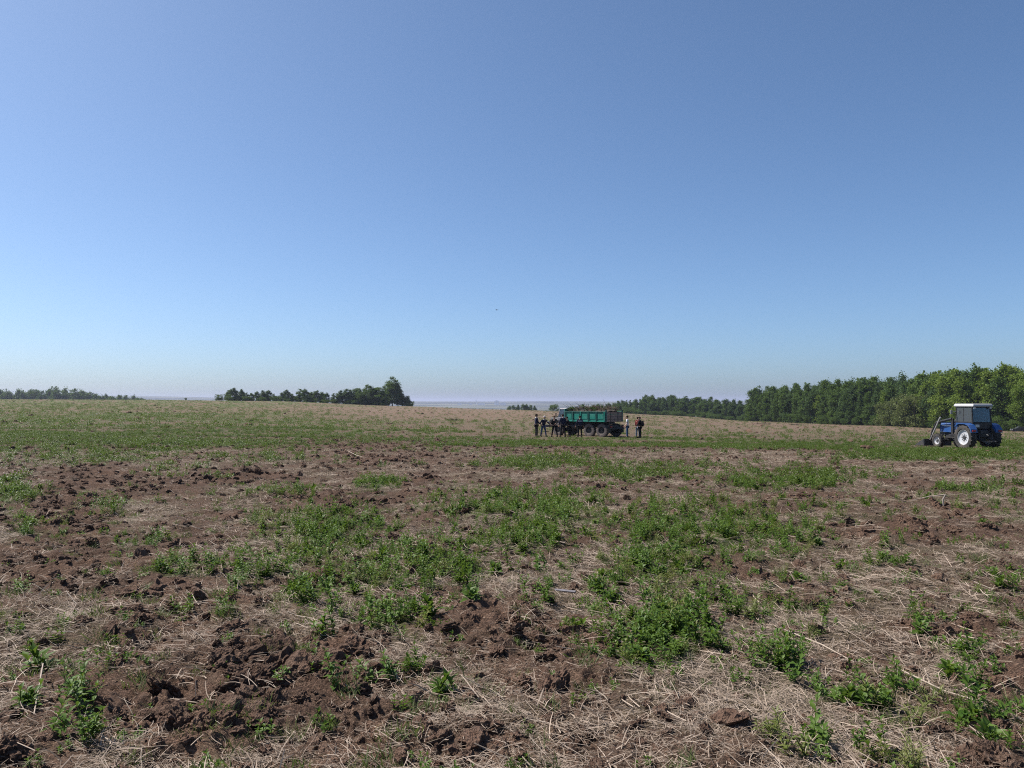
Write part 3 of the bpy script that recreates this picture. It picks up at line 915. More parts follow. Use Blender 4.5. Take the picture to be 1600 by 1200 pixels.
for row, step in ((0, 15), (1, 17), (2, 19), (3, 22)):
    px = 1176.0 + row * 3
    while px < 1680:
        yy = np.interp(px, epx, eyy); hh = np.interp(px, epx, ehh)
        y = yy + row * 7.5 + rt.uniform(-2, 2.5)
        kd = wood_kind(px, row == 0)
        h = hh * (rt.uniform(.62, .86) if row == 0 else rt.uniform(.84, 1.04)) * (1 + .012 * row)
        if px < 1230 and row == 0: h *= 1.1
        lb = WL[kd]
        if row == 0: nfr += 1; lb = '%s tree, %s from left in front rank of right wood' % (KW[kd], ORD[nfr - 1])
        tree(at_t(px, y), y, h, kd, lb, WG)
        px += step * (280 / yy) * rt.uniform(.7, 1.25) * .75
px = 1176
BL = 'low leafy bush at the foot of the wood on the right'
while px < 1680:
    yy = np.interp(px, epx, eyy) - rt.uniform(1.5, 4.0)
    tree(at_t(px, yy), yy, rt.uniform(2.2, 5.2), 'bush', BL, 'bushes at the foot of the right wood', 'bush', 'bush', wide=1.1)
    px += rt.uniform(9, 26)
for px, h, w, lab in ((1392, 10.5, 1.0, 'pale grey-green rounded willow at the edge of the wood, left one of two'), (1428, 12.8, 1.05, 'pale grey-green rounded willow at the edge of the wood, taller right one of two')):
    yy = np.interp(px, epx, eyy) - 4.5
    tree(at_t(px, yy), yy, h, 'pale', lab, None, 'willow_tree', 'tree', wide=w)

# wood beyond the truck
CL = {'dark': 'dark green tree in the distant wood beyond the truck', 'green': 'mid green tree in the distant wood beyond the truck', 'birch': 'narrow birch in the distant wood beyond the truck', 'spruce': 'pointed spruce in the distant wood beyond the truck'}
top_px = [925, 945, 960, 985, 1010, 1060, 1110, 1140, 1168]
top_row = [630, 629, 627, 621, 618, 618, 621, 622, 625]
for row in range(3):
    px = 928.0 + row * 4
    while px < 1172:
        y = np.interp(px, [925, 985, 1060, 1168], [560, 520, 500, 450]) + row * 10 + rt.uniform(-3, 3)
        x = at_t(px, y)
        z = zat(x, y)
        ztop = EYE + y * (HORIZON - np.interp(px, top_px, top_row)) / FPX
        h = max(5, (ztop - z) * (rt.uniform(.72, .92) if row == 0 else rt.uniform(.88, 1.06)))
        u = rt.random()
        kd = 'dark' if u < .5 else 'green' if u < .75 else 'birch' if u < .9 else 'spruce'
        tree(x, y, h, kd, CL[kd], 'trees of the distant wood beyond the truck', wide=1.25, sink=.5)
        if row == 0: tree(x + rt.uniform(-3, 3), y - 4, rt.uniform(3, 6), 'bush', 'bush at the foot of the distant wood beyond the truck', 'bushes at the foot of the distant wood', 'bush', 'bush', wide=1.5, sink=.9)
        px += rt.uniform(6.5, 12.5)

# row of trees left of the middle, ending in one tall tree
MG = 'row of trees on the crest left of the middle'
crowns = [(348, 612, 'bush'), (358, 608, 'green'), (366, 605, 'dark'), (377, 607, 'dark'), (386, 612, 'birch'), (393, 613, 'green'), (402, 610, 'dark'), (411, 609, 'dark'), (420, 608, 'dark'), (428, 614, 'birch'),
          (441, 611, 'dark'), (449, 608, 'dark'), (456, 614, 'birch'), (468, 606, 'birch'), (477, 606, 'dark'), (486, 611, 'green'), (494, 609, 'dark'), (503, 610, 'dark'), (511, 612, 'dark'), (521, 613, 'birch'), (531, 609, 'dark'), (540, 607, 'dark'), (548, 608, 'dark'),
          (557, 605, 'birch'), (563, 606, 'green'), (573, 600, 'green'), (580, 602, 'dark'), (587, 604, 'green'), (594, 603, 'birch'), (629, 614, 'dark'), (637, 616, 'dark')]
for ncr, (px, row, kd) in enumerate(crowns):
    y = np.interp(px, [345, 600, 640], [405, 415, 425]) + rt.uniform(-3, 6)
    x = at_t(px, y); z = zat(x, y)
    h = EYE + y * (HORIZON - row) / FPX - z
    tree(x, y, h, kd, 'low bush at the left end of the row on the crest' if kd == 'bush' else '%s tree, %s from left in the row on the crest' % ({'dark': 'dark', 'green': 'mid green', 'birch': 'narrow'}[kd], ORD[ncr - 1]), MG if kd != 'bush' else None, wide=1.9 if kd == 'birch' else 1.5, sink=.4)
    if kd != 'bush':
        x2, y2 = x + rt.uniform(-2.5, 2.5), y + 7
        tree(x2, y2, h * rt.uniform(.6, .8), 'bush', 'leafy undergrowth between the trees of the row on the crest', 'undergrowth of the row on the crest', 'bush', 'bush', wide=.8, sink=.5)
        tree(x + rt.uniform(-2, 2), y - 3, rt.uniform(2.0, 3.4), 'bush', 'leafy undergrowth between the trees of the row on the crest', 'undergrowth of the row on the crest', 'bush', 'bush', wide=1.2, sink=.3)
y = 424; x = at_t(613, y); tree(x, y, EYE + y * (HORIZON - 587) / FPX - zat(x, y), 'tall', 'tallest tree, standing near the right end of the row on the crest', None, wide=1.4, sink=.5)
y = 426; x = at_t(603, y); tree(x, y, EYE + y * (HORIZON - 602) / FPX - zat(x, y), 'green', 'broad green tree pressed against the left of the tallest one', None, wide=1.3, sink=.5)
y = 428; x = at_t(622, y); tree(x, y, EYE + y * (HORIZON - 600) / FPX - zat(x, y), 'dark', 'second tallest dark tree, pressed against the right of the tallest one', None)
y = 418; x = at_t(590, y); tree(x, y, 6.0, 'pale', 'pale willow bush at the foot of the tallest tree on the crest', None, 'willow_tree', 'tree', wide=.8)
y = 419; x = at_t(604, y); tree(x, y, 5.0, 'bush', 'green bush at the foot of the tallest tree on the crest', None, 'bush', 'bush', wide=.8)
# far trees at the left, behind the crest
LG = 'far trees behind the crest at the left'
lt_px = [-40, 0, 40, 90, 120, 150, 165, 190, 215, 235]
lt_row = [610, 610, 609, 607, 609, 615, 618, 616.5, 621, 622.5]
for row in range(2):
    px = -40.0
    while px < 222:
        y = 900 + row * 20 + rt.uniform(-8, 8)
        x = at_t(px, y); z = EYE + y * (HORIZON - 630) / FPX
        zt = EYE + y * (HORIZON - np.interp(px, lt_px, lt_row)) / FPX
        zz = zat(x, y)
        k_ = sstep(650, 1550, math.hypot(x, y)); zz = zz * (1 - k_) - 46 * k_
        h = (zt - z) * rt.uniform(.8, 1.1)
        kd = rt.choice(('dark', 'dark', 'green', 'birch'))
        # the land there is a low wooded knoll behind the crest: roots follow it
        tree(x, y, max(h, 4) + max(z - zz, 0), kd, {'dark': 'dark tree in the far line of trees at the left', 'green': 'mid green tree in the far line of trees at the left', 'birch': 'narrow tree in the far line of trees at the left'}[kd], LG, z=zz, wide=.85)
        px += rt.uniform(6, 12) * (1 if px < 150 else 1.25)
y = 415; x = at_t(290, y); tree(x, y, 1.6, 'bush', 'tiny lone bush on the skyline left of the row of trees', None, 'bush', 'bush', wide=.9)
# clump and lone round bush left of the truck
for px, row in ((796, 633), (803, 632), (810, 632.5), (817, 630.5), (823, 631), (829, 631.5), (835, 634)):
    y = 620 + rt.uniform(0, 12); x = at_t(px, y); z = zat(x, y)
    tree(x, y, EYE + y * (HORIZON - row) / FPX - z, 'dark', 'dark tree in the small far clump left of the truck', 'small far clump of trees left of the truck', wide=1.1)
y = 432; x = at_t(866, y); tree(x, y, EYE + y * (HORIZON - 628.5) / FPX - zat(x, y), 'bush', 'round olive bush standing alone just left of the truck', None, 'bush', 'bush', wide=1.25, sink=.6)

# ------------------------------------------------------------------ far white buildings on the plain
M['white_wall'] = paint('white_wall', (0.85, 0.85, 0.84), .8, dirt=(.6, .6, .6), dirt_amt=.3, scale=.05)
M['grey_roof'] = paint('grey_roof', (0.35, 0.36, 0.38), .7, dirt=(.2, .2, .2), dirt_amt=.3, scale=.05)
M['dark_window'] = paint('dark_window', (0.05, 0.06, 0.08), .2, dirt_amt=.1)
BLD = [(718, 6, 2.2, 'low white shed at the left of the far town'), (752, 11, 2.0, 'long low white hall in the middle of the far town'), (744, 1.2, 5.0, 'thin pale tower in the far town'), (776, 7, 4.2, 'tallest white block at the right of the far town'), (786, 9, 2.4, 'white hall right of the tallest block in the far town'), (735, 5, 1.6, 'small pale shed between shed and tower in the far town')]
for px, wpx, hpx, lab in BLD:
    d = 6900.0
    x = at_t(px, d)
    z = float(far_height(np.array([x]), np.array([d]))[0]) - 1
    w, h = wpx / FPX * d, hpx * 1.5 / FPX * d
    e = empty('distant_building', (x, d, z)); tag(e, lab, 'building')
    MB().box((0, 0, h / 2), (w, max(w * .5, 12), h)).build('wall', M['white_wall'], e)
    MB().prism([(-w * .53, h), (w * .53, h), (0, h * 1.12 + 1)], 1, -max(w * .27, 6.5), max(w * .27, 6.5)).build('roof', M['grey_roof'], e)
    nw = max(1, int(w / 10))
    for k in range(nw):
        wm = MB().box((-w / 2 + w * (k + .5) / nw, -max(w * .25, 6) - .1, h * .55), (w / nw * .5, .3, h * .25)).build('window', M['dark_window'], e)

# ------------------------------------------------------------------ vehicles
M['rubber'] = paint('dusty_rubber', (0.0234, 0.0226, 0.0234), .85, dirt=(0.1560, 0.1287, 0.1092), dirt_amt=.75, scale=3)
M['rubber_clay'] = paint('clay_covered_rubber', (0.0936, 0.0780, 0.0741), .95, dirt=(0.2106, 0.1677, 0.1482), dirt_amt=.9, scale=3)
M['white_rim'] = paint('white_rim', (0.4836, 0.4914, 0.5226), .5, dirt=(0.2574, 0.2184, 0.1872), dirt_amt=.6, scale=4)
M['blue'] = paint('blue_paint', (0.016, 0.070, 0.235), .4, dirt=(0.09, 0.10, 0.13), dirt_amt=.45, scale=3, coat=.3)
M['black'] = paint('black_metal', (0.018, 0.018, 0.02), .5, dirt=(0.06, 0.05, 0.045), dirt_amt=.5)
M['cast'] = paint('dark_cast_iron', (0.03, 0.032, 0.036), .7, dirt=(0.09, 0.07, 0.055), dirt_amt=.6)
M['roofwhite'] = paint('white_roof_panel', (0.4290, 0.4290, 0.4368), .45, dirt=(.36, .34, .31), dirt_amt=.6)
M['steel'] = paint('grey_steel', (0.42, 0.41, 0.40), .45, .4, dirt=(.2, .17, .14), dirt_amt=.4)
M['plate'] = paint('white_plate', (0.6, 0.6, 0.6), .5, dirt_amt=.2)
M['lamp_red'] = paint('red_lamp', (0.30, 0.03, 0.02), .3, dirt_amt=.2)
M['lamp_clear'] = paint('clear_lamp', (0.55, 0.55, 0.55), .15, dirt_amt=.1)
M['seat'] = paint('black_seat', (0.03, 0.03, 0.03), .8, dirt_amt=.2)
t = NT('window_glass')
fr = t.n('Fresnel', {'IOR': 1.5}).outputs[0]
g1 = t.n('BsdfGlossy', {'Color': (.9, .95, 1, 1), 'Roughness': .03})
g2 = t.n('BsdfTransparent', {'Color': (0.42, 0.52, 0.56, 1)})
g3 = t.n('BsdfDiffuse', {'Color': (0.30, 0.33, 0.35, 1)})
mx = t.n('MixShader', {0: t.math('ADD', t.math('MULTIPLY', fr, 1.0), .0, True), 1: g2.outputs[0], 2: g1.outputs[0]})
mx2 = t.n('MixShader', {0: 0.13, 1: mx.outputs[0], 2: g3.outputs[0]})
M['glass'] = t.surf(mx2.outputs[0])

def wheel(parent, c, rad, wid, rim_r, tyre_m, rim_m, lugs=0, side=-1, name='wheel'):
    """side -1: outer face towards -X"""
    w = empty(name, c); w.parent = parent
    hw = wid / 2
    prof = [(rim_r, -hw * .72), (rim_r * 1.12, -hw * .95), ((rad + rim_r) / 2, -hw), (rad * .93, -hw * .92), (rad * .965, -hw * .6), (rad * .97, 0), (rad * .965, hw * .6), (rad * .93, hw * .92), ((rad + rim_r) / 2, hw), (rim_r * 1.12, hw * .95), (rim_r, hw * .72), (rim_r, -hw * .72)]
    mb = MB().lathe(prof, 36)
    for k in range(lugs):
        for sd in (-1, 1):
            a = 2 * math.pi * (k + (.5 if sd > 0 else 0)) / lugs
            Mx = Matrix.Rotation(a, 3, 'X') @ Matrix.Rotation(sd * .7, 3, 'Z')
            c0 = Matrix.Rotation(a, 3, 'X') @ Vector((sd * hw * .48, 0, rad * .975))
            mb.box(c0, (hw * 1.15, rad * .06, rad * .075), 0, Mx)
    mb.build('tyre', tyre_m, w, smooth=True)
    s = side
    rim = MB().lathe([(rim_r * 1.06, s * hw * .78), (rim_r * 1.0, s * hw * .80), (rim_r * .92, s * hw * .45), (rim_r * .55, s * hw * .30), (rim_r * .30, s * hw * .38), (0.001, s * hw * .38)], 32)
    rim.lathe([(rim_r * 1.0, -s * hw * .7), (rim_r * .9, -s * hw * .2), (rim_r * .3, -s * hw * .1), (0.001, -s * hw * .1)], 24)
    rim.build('rim', rim_m, w, smooth=True)
    hub = MB().lathe([(rim_r * .28, s * hw * .37), (rim_r * .26, s * hw * .55), (rim_r * .12, s * hw * .62), (.001, s * hw * .62)], 16)
    for k in range(8):
        a = 2 * math.pi * k / 8
        hub.lathe([(.022, 0), (.022, s * .05), (.001, s * .05)], 6, 'X', (s * hw * .34, math.cos(a) * rim_r * .44, math.sin(a) * rim_r * .44))
    hub.build('hub', M['cast'], w)
    return w

def build_tractor():
    # local axes: forward +Y, right +X; origin under the rear axle
    X, Y = 28.25, 48.1
    e = empty('tractor', (X + .12, Y, zat(X, Y) - .06), R(9.5), 1.04)
    tag(e, 'blue tractor with white roof, cab and front loader on the right of the field', 'tractor')
    Rr, Rf = .73, .43
    for sx in (-1, 1):
        wheel(e, (sx * .80, 0, Rr), Rr, .40, .43, M['rubber'], M['white_rim'], 20, sx, 'rear_wheel')
        wheel(e, (sx * .72, 2.38, Rf), Rf, .27, .23, M['rubber'], M['white_rim'], 16, sx, 'front_wheel')
    MB().box((0, .1, .80), (.55, .9, .55), .06).box((0, 1.0, .78), (.42, 1.1, .45), .05).box((0, 1.9, .72), (.40, 1.2, .30), .04).tube([(-.66, 0, Rr), (.66, 0, Rr)], .13, 12).build('transmission', M['cast'], e)
    MB().tube([(-.62, 2.38, .45), (.62, 2.38, .45)], .09, 10).box((0, 2.38, .55), (.3, .3, .3), .04).build('front_axle', M['cast'], e)
    # bonnet
    mb = MB()
    mb.prism([(-.33, 0.95), (-.33, 1.38), (-.26, 1.50), (.26, 1.50), (.33, 1.38), (.33, .95)], 1, 1.05, 2.72)
    mb.build('bonnet', M['blue'], e)
    MB().box((-.334, 1.9, 1.34), (.012, 1.3, .05)).box((.334, 1.9, 1.34), (.012, 1.3, .05)).build('bonnet_stripe', M['plate'], e)
    gr = MB().box((0, 2.735, 1.18), (.56, .03, .42))
    for k in range(5): gr.box((0, 2.755, 1.02 + k * .08), (.5, .02, .03))
    gr.build('grille', M['black'], e)
    for sx in (-1, 1): MB().lathe([(.075, 0), (.07, .03), (.001, .045)], 16, 'Y', (sx * .2, 2.75, 1.31)).build('headlight', M['lamp_clear'], e)
    MB().box((0, 2.62, .82), (.5, .5, .2), .03).build('front_weight', M['cast'], e)
    MB().tube([(.24, 1.75, 1.45), (.24, 1.75, 1.95), (.24, 1.72, 2.25)], [.045, .05, .04], 10).build('exhaust', M['black'], e)
    # cab
    w, y0, y1, zb, zt = .62, -.38, 1.02, 1.12, 2.50
    def post(x, ya, yb, za=zb, zz=zt): return [(x, ya, za), (x * .95, yb, zz)]
    fr = MB()
    for sx in (-1, 1):
        fr.tube(post(sx * w, y0, y0 + .10), .045, 6)
        fr.tube(post(sx * w, y1, y1 - .08), .040, 6)
        fr.tube([(sx * w, .34, zb + .2), (sx * w * .96, .36, zt)], .026, 6)
        fr.tube([(sx * w, y0, 1.60), (sx * w, y1, 1.58)], .03, 6)
    for y_, z_ in ((y0 + .10, zt), (y1 - .08, zt)): fr.tube([(-w * .95, y_, z_), (w * .95, y_, z_)], .04, 6)
    fr.box((0, y0 + .01, 1.42), (w * 2, .05, .36)).box((0, y1, 1.42), (w * 2, .04, .32))
    fr.build('cab_frame', M['black'], e)
    lp = MB()
    for sx in (-1, 1): lp.box((sx * w, .68, 1.30), (.035, .70, .56))
    lp.build('cab_lower_panel', M['blue'], e)
    def pane(nm, P):
        d = (Vector(P[1]) - Vector(P[0])).cross(Vector(P[2]) - Vector(P[0])).normalized() * .006
        V = [Vector(p) + d for p in P] + [Vector(p) - d for p in P]
        MB().add(V, [(0, 1, 2, 3), (7, 6, 5, 4), (0, 4, 5, 1), (1, 5, 6, 2), (2, 6, 7, 3), (3, 7, 4, 0)]).build(nm, M['glass'], e)
    for sx in (-1, 1):
        x1, x2 = sx * w * 1.0, sx * w * .955
        pane('side_window', [(x1, y0 + .06, 1.63), (x1, .315, 1.63), (x2, .335, 2.46), (x2, y0 + .13, 2.46)])
        pane('door_window', [(x1, .365, 1.63), (x1, y1 - .05, 1.63), (x2, y1 - .11, 2.46), (x2, .385, 2.46)])
    pane('rear_window', [(-w * .93, y0 + .03, 1.62), (w * .93, y0 + .03, 1.62), (w * .9, y0 + .095, 2.45), (-w * .9, y0 + .095, 2.45)])
    pane('windscreen', [(-w * .93, y1 - .01, 1.60), (w * .93, y1 - .01, 1.60), (w * .9, y1 - .075, 2.45), (-w * .9, y1 - .075, 2.45)])
    MB().box((0, .33, 2.60), (1.36, 1.62, .17), .05, None, (.93, .94)).build('roof', M['roofwhite'], e)
    MB().box((0, .05, 1.30), (.46, .44, .12), .04).box((0, -.16, 1.58), (.44, .10, .50), .04).box((0, .05, 1.15), (.3, .3, .2)).build('seat', M['seat'], e)
    ring = MB()
    pts = [(math.cos(a) * .2, .62 + math.sin(a) * .17, 1.72 + math.sin(a) * .09) for a in np.linspace(0, 6.283, 17)]
    ring.tube(pts, .016, 6, False).tube([(0, .62, 1.72), (0, .85, 1.35)], .025, 6).build('steering_wheel', M['black'], e)
    MB().box((0, .32, 1.10), (1.16, 1.36, .06)).build('cab_floor', M['black'], e)
    # rear mudguards
    for sx in (-1, 1):
        pr = [(-.74, 1.02), (-.70, 1.22), (-.50, 1.46), (-.20, 1.56), (.35, 1.56), (.62, 1.36), (.57, 1.33), (.32, 1.50), (-.19, 1.50), (-.46, 1.41), (-.64, 1.19), (-.68, 1.02)]
        xa, xb = (sx * .61, sx * 1.02)
        mg = MB().prism(pr, 0, min(xa, xb), max(xa, xb))
        mg.prism([(-.68, 1.02), (-.64, 1.19), (-.46, 1.41), (-.19, 1.50), (.32, 1.50), (.57, 1.33), (.45, 1.0)], 0, sx * .63 - .012, sx * .63 + .012)
        mg.build('mudguard', M['blue'], e)
        MB().box((sx * .85, -.755, 1.12), (.22, .04, .09), .01).build('tail_light', M['lamp_red'], e)
        MB().tube([(sx * .6, y1 - .08, 2.2), (sx * .86, y1 - .02, 2.24)], .012, 5).box((sx * .90, y1 - .02, 2.18), (.14, .03, .24), .012).build('mirror', M['steel'], e)
        MB().box((sx * .52, y0 - .02, 2.44), (.12, .08, .10), .015).build('work_light', M['lamp_clear'], e)
    MB().box((-.36, y0 - .04, 1.40), (.26, .02, .16), .004).build('number_plate', M['plate'], e)
    # rear hitch
    hb = MB()
    for sx in (-1, 1):
        hb.tube([(sx * .28, -.25, .72), (sx * .40, -.95, .50)], .04, 6).tube([(sx * .40, -.62, .62), (sx * .30, -.42, 1.15)], .03, 6)
    hb.tube([(-.40, -.95, .50), (.40, -.95, .50)], .03, 6).tube([(0, -.35, 1.05), (0, -.85, .85)], .035, 6).box((0, -.4, .95), (.5, .25, .4), .03)
    hb.build('hitch', M['cast'], e)
    for sx in (-1, 1): MB().box((sx * .70, .75, .55), (.22, .5, .05)).box((sx * .70, .75, .85), (.2, .4, .05)).tube([(sx * .62, .9, .5), (sx * .62, .9, 1.1)], .02, 5).build('step', M['black'], e)
    # front loader
    for sx in (-1, 1):
        MB().box((sx * .47, 1.45, 1.25), (.10, .18, 1.1), .02).box((sx * .42, 1.5, .78), (.2, .5, .12), .02).build('loader_upright', M['black'], e)
        MB().tube([(sx * .50, 1.45, 1.78), (sx * .52, 2.75, 1.52), (sx * .52, 3.15, .95), (sx * .52, 3.35, .32)], [.075, .08, .075, .07], 8).build('loader_arm', M['black'], e)
        MB().tube([(sx * .58, 2.35, 1.86), (sx * .58, 3.05, .78)], .045, 8).tube([(sx * .58, 3.0, .86), (sx * .58, 3.3, .42)], .028, 8).build('loader_ram', M['steel'], e)
    MB().tube([(-.54, 2.75, 1.50), (.54, 2.75, 1.50)], .06, 8).build('loader_crossbar', M['black'], e)
    pr = [(3.34, .05), (4.25, .02), (4.27, .06), (3.60, .12), (3.42, .26), (3.40, .48), (3.34, .48)]
    bk = MB().prism(pr, 0, -.95, .95)
    for sx in (-1, 1): bk.prism([(3.36, .06), (4.2, .06), (3.75, .30), (3.38, .47)], 0, sx * .955 - .02, sx * .955 + .02)
    bk.build('bucket', M['cast'], e)
build_tractor()

M['green_bed'] = paint('green_tipper_paint', (0.0100, 0.1875, 0.1375), .45, dirt=(0.0562, 0.2063, 0.1625), dirt_amt=.7, scale=2.2)
M['green_dark'] = paint('dark_green_rib', (0.006, 0.07, 0.06), .5, dirt=(0.05, 0.06, 0.05), dirt_amt=.5)
M['truck_grey'] = paint('grey_lilac_cab_paint', (0.2106, 0.2028, 0.2340), .5, dirt=(0.1326, 0.1092, 0.0936), dirt_amt=.55, scale=2)
M['wood_grey'] = paint('weathered_board', (0.2941, 0.2028, 0.1638), .9, dirt=(0.1357, 0.0913, 0.0702), dirt_amt=.7, scale=5)
M['twig'] = paint('dry_twig', (0.1248, 0.0897, 0.0663), .95, dirt=(0.0468, 0.0351, 0.0273), dirt_amt=.6)
M['heap'] = paint('earthy_brush', (0.0663, 0.0507, 0.0390), .95, dirt=(0.1170, 0.0858, 0.0624), dirt_amt=.7, scale=4)
def build_truck():
    F = Vector((-.748, .664, 0)).normalized(); Rt = Vector((F.y, -F.x, 0))
    # left rear corner of the bed stands over this point; local forward +Y, right +X, origin under bogie centre line
    BL, BW = 3.95, 2.35
    corner = Vector((at_t(945.5, 61.3), 61.3, 0))
    rear_mid = corner + Rt * (BW / 2)
    org = rear_mid + F * 1.05
    e = empty('tipper_truck', (org.x, org.y, zat(org.x, org.y) - .03), math.atan2(-F.x, F.y))
    tag(e, 'dusty grey truck with green tipper bed loaded with brushwood', 'truck')
    WR = .53
    for sx in (-1, 1):
        for yy, nm in ((-.62, 'rear_wheel'), (.60, 'rear_wheel'), (3.72, 'front_wheel')):
            wheel(e, (sx * .92, yy, WR), WR, .33, .27, M['rubber_clay'], M['cast'], 18, sx, nm)
    ch = MB()
    for sx in (-1, 1): ch.box((sx * .42, 1.7, .88), (.10, 6.2, .22), .01)
    for yy in (-1.25, 0, 1.3, 2.4, 4.6): ch.box((0, yy, .87), (.76, .12, .14))
    for yy in (-.62, .60, 3.72): ch.tube([(-.8, yy, WR), (.8, yy, WR)], .085, 10).box((0, yy, WR), (.32, .34, .34), .08)
    ch.build('chassis', M['cast'], e)
    MB().tube([(-.62, 1.62, .78), (-.62, 2.55, .78)], .24, 14).build('fuel_tank', M['cast'], e)
    MB().box((.62, 2.0, .75), (.4, .8, .4), .03).build('tool_box', M['cast'], e)
    for sx in (-1, 1): MB().box((sx * .92, -1.25, .66), (.34, .03, .62), .005).build('mud_flap', M['rubber'], e)
    rb = MB().box((0, -1.32, .70), (2.1, .10, .14), .02)
    rb.build('rear_bumper', M['cast'], e)
    for sx in (-1, 1): MB().box((sx * .82, -1.38, .84), (.22, .05, .11), .01).build('tail_light', M['lamp_red'], e)
    # bed: floor, ribbed sides, headboard, tailgate
    yb0, yb1, z0, z1 = -1.05, -1.05 + BL, 1.20, 2.02
    MB().box((0, (yb0 + yb1) / 2, z0 + .03), (BW - .08, BL - .06, .08)).box((0, (yb0 + yb1) / 2, z0 - .10), (.9, BL - .4, .16)).build('bed_floor', M['cast'], e)
    for sx in (-1, 1):
        x = sx * (BW / 2 - .03)
        MB().box((x, (yb0 + yb1) / 2, (z0 + z1) / 2), (.05, BL, z1 - z0), .008).build('bed_side', M['green_bed'], e)
        for k in range(6):
            yy = yb0 + .06 + (BL - .12) * k / 5
            MB().box((x + sx * .055, yy, (z0 + z1) / 2), (.06, .10, z1 - z0 - .01), .012).build('side_rib', M['green_dark'] if k in (1, 2, 4, 5) else M['green_bed'], e)
        MB().box((x + sx * .045, (yb0 + yb1) / 2, z1 - .03), (.07, BL - .04, .075), .012).build('side_rail', M['green_dark'], e)
        MB().box((x + sx * .045, (yb0 + yb1) / 2, z0 + .035), (.065, BL - .04, .07), .012).build('side_rail', M['green_bed'], e)
        for k in range(5):
            yc = yb0 + .06 + (BL - .12) * (k + .5) / 5
            MB().box((x + sx * .034, yc, (z0 + z1) / 2), (.018, BL / 5 - .30, .40), .008).build('pressed_panel', M['green_bed'], e)
    MB().box((0, yb1 + .03, (z0 + z1) / 2 + .1), (BW, .05, z1 - z0 + .2), .008).build('headboard', M['green_bed'], e)
    for sx in (-1, 1): MB().box((sx * (BW / 2 - .06), yb0 - .04, (z0 + z1) / 2 + .05), (.14, .08, z1 - z0 + .12), .01).build('corner_post', M['green_dark'], e)
    for k in range(4):
        MB().box((0, yb0 - .03, z0 + .10 + k * .20), (BW - .26, .045, .185), .006).build('tailgate_board', M['wood_grey'], e)
    for sx in (-1, 1): MB().box((sx * .5, yb0 - .065, z0 + .40), (.07, .02, .80)).build('tailgate_strap', M['cast'], e)
    # bonneted cab
    MB().prism([(2.98, .80), (2.98, 1.58), (3.02, 1.62), (4.05, 1.50), (4.05, .80)], 0, -.92, .92).build('cab_lower', M['truck_grey'], e) if False else None
    cabz = 2.22
    cb = MB()
    cb.box((0, 3.42, 1.14), (1.86, .90, .72), .04)
    for sx in (-1, 1):
        cb.tube([(sx * .88, 3.0, 1.45), (sx * .84, 3.02, cabz - .05)], .05, 6)
        cb.tube([(sx * .88, 3.85, 1.45), (sx * .80, 3.66, cabz - .05)], .04, 6)
    cb.box((0, 2.99, 1.82), (1.72, .04, .74), .01)
    cb.build('cab', M['truck_grey'], e, smooth=False)
    MB().box((0, 3.34, cabz), (1.78, .80, .12), .05, None, (.92, .86)).build('cab_roof', M['truck_grey'], e)
    def pane(nm, P):
        d = (Vector(P[1]) - Vector(P[0])).cross(Vector(P[2]) - Vector(P[0])).normalized() * .005
        V = [Vector(p) + d for p in P] + [Vector(p) - d for p in P]
        MB().add(V, [(0, 1, 2, 3), (7, 6, 5, 4), (0, 4, 5, 1), (1, 5, 6, 2), (2, 6, 7, 3), (3, 7, 4, 0)]).build(nm, M['glass'], e)
    for sx in (-1, 1):
        pane('door_window', [(sx * .89, 3.06, 1.52), (sx * .89, 3.80, 1.52), (sx * .815, 3.64, cabz - .07), (sx * .85, 3.07, cabz - .07)])
        dr = MB().box((sx * .937, 3.42, 1.16), (.02, .74, .62), .006).build('door', M['truck_grey'], e)
        MB().box((sx * .955, 3.16, 1.36), (.02, .12, .03)).build('door_handle', M['cast'], dr)
        MB().tube([(sx * .9, 3.8, 1.75), (sx * 1.12, 3.84, 1.8)], .012, 5).box((sx * 1.15, 3.84, 1.75), (.12, .03, .26), .01).build('mirror', M['cast'], e)
    pane('windscreen', [(-.84, 3.84, 1.52), (.84, 3.84, 1.52), (.77, 3.65, cabz - .07), (-.77, 3.65, cabz - .07)])
    MB().prism([(-.52, .95), (-.56, 1.30), (-.44, 1.50), (.44, 1.50), (.56, 1.30), (.52, .95)], 1, 3.86, 4.95).build('bonnet', M['cast'], e)
    gr = MB().box((0, 4.97, 1.18), (.86, .04, .56), .01)
    for k in range(7): gr.box((-.36 + k * .12, 5.0, 1.18), (.04, .03, .5))
    gr.build('grille', M['truck_grey'], e)
    for sx in (-1, 1):
        pr = [(3.86, .80), (3.86, 1.12), (4.02, 1.28), (4.62, 1.30), (4.98, 1.18), (5.05, .95), (4.99, .93), (4.92, 1.12), (4.60, 1.22), (4.05, 1.20), (3.92, 1.08), (3.92, .80)]
        pr = [(a - .55 if a < 4.3 else a - .45, b) for a, b in pr]
        xa, xb = sx * .54, sx * 1.10
        MB().prism(pr, 0, min(xa, xb), max(xa, xb)).build('front_fender', M['cast'], e)
        MB().lathe([(.10, 0), (.095, .06), (.001, .08)], 14, 'Y', (sx * .74, 4.93, 1.10)).build('headlight', M['lamp_clear'], e)
        MB().box((sx * .95, 3.05, .70), (.28, .5, .05)).build('step', M['cast'], e)
    MB().box((0, 5.10, .78), (2.05, .10, .20), .02).build('front_bumper', M['truck_grey'], e)
    # load of brushwood: a thing of its own lying in the bed
    ld = empty('brushwood_load', tuple(e.location), e.rotation_euler.z)
    ld.location.z += 0
    tag(ld, 'heap of brown twigs and branches piled in the green truck bed', 'brushwood')
    nx, ny = 9, 16
    V, Fc = [], []
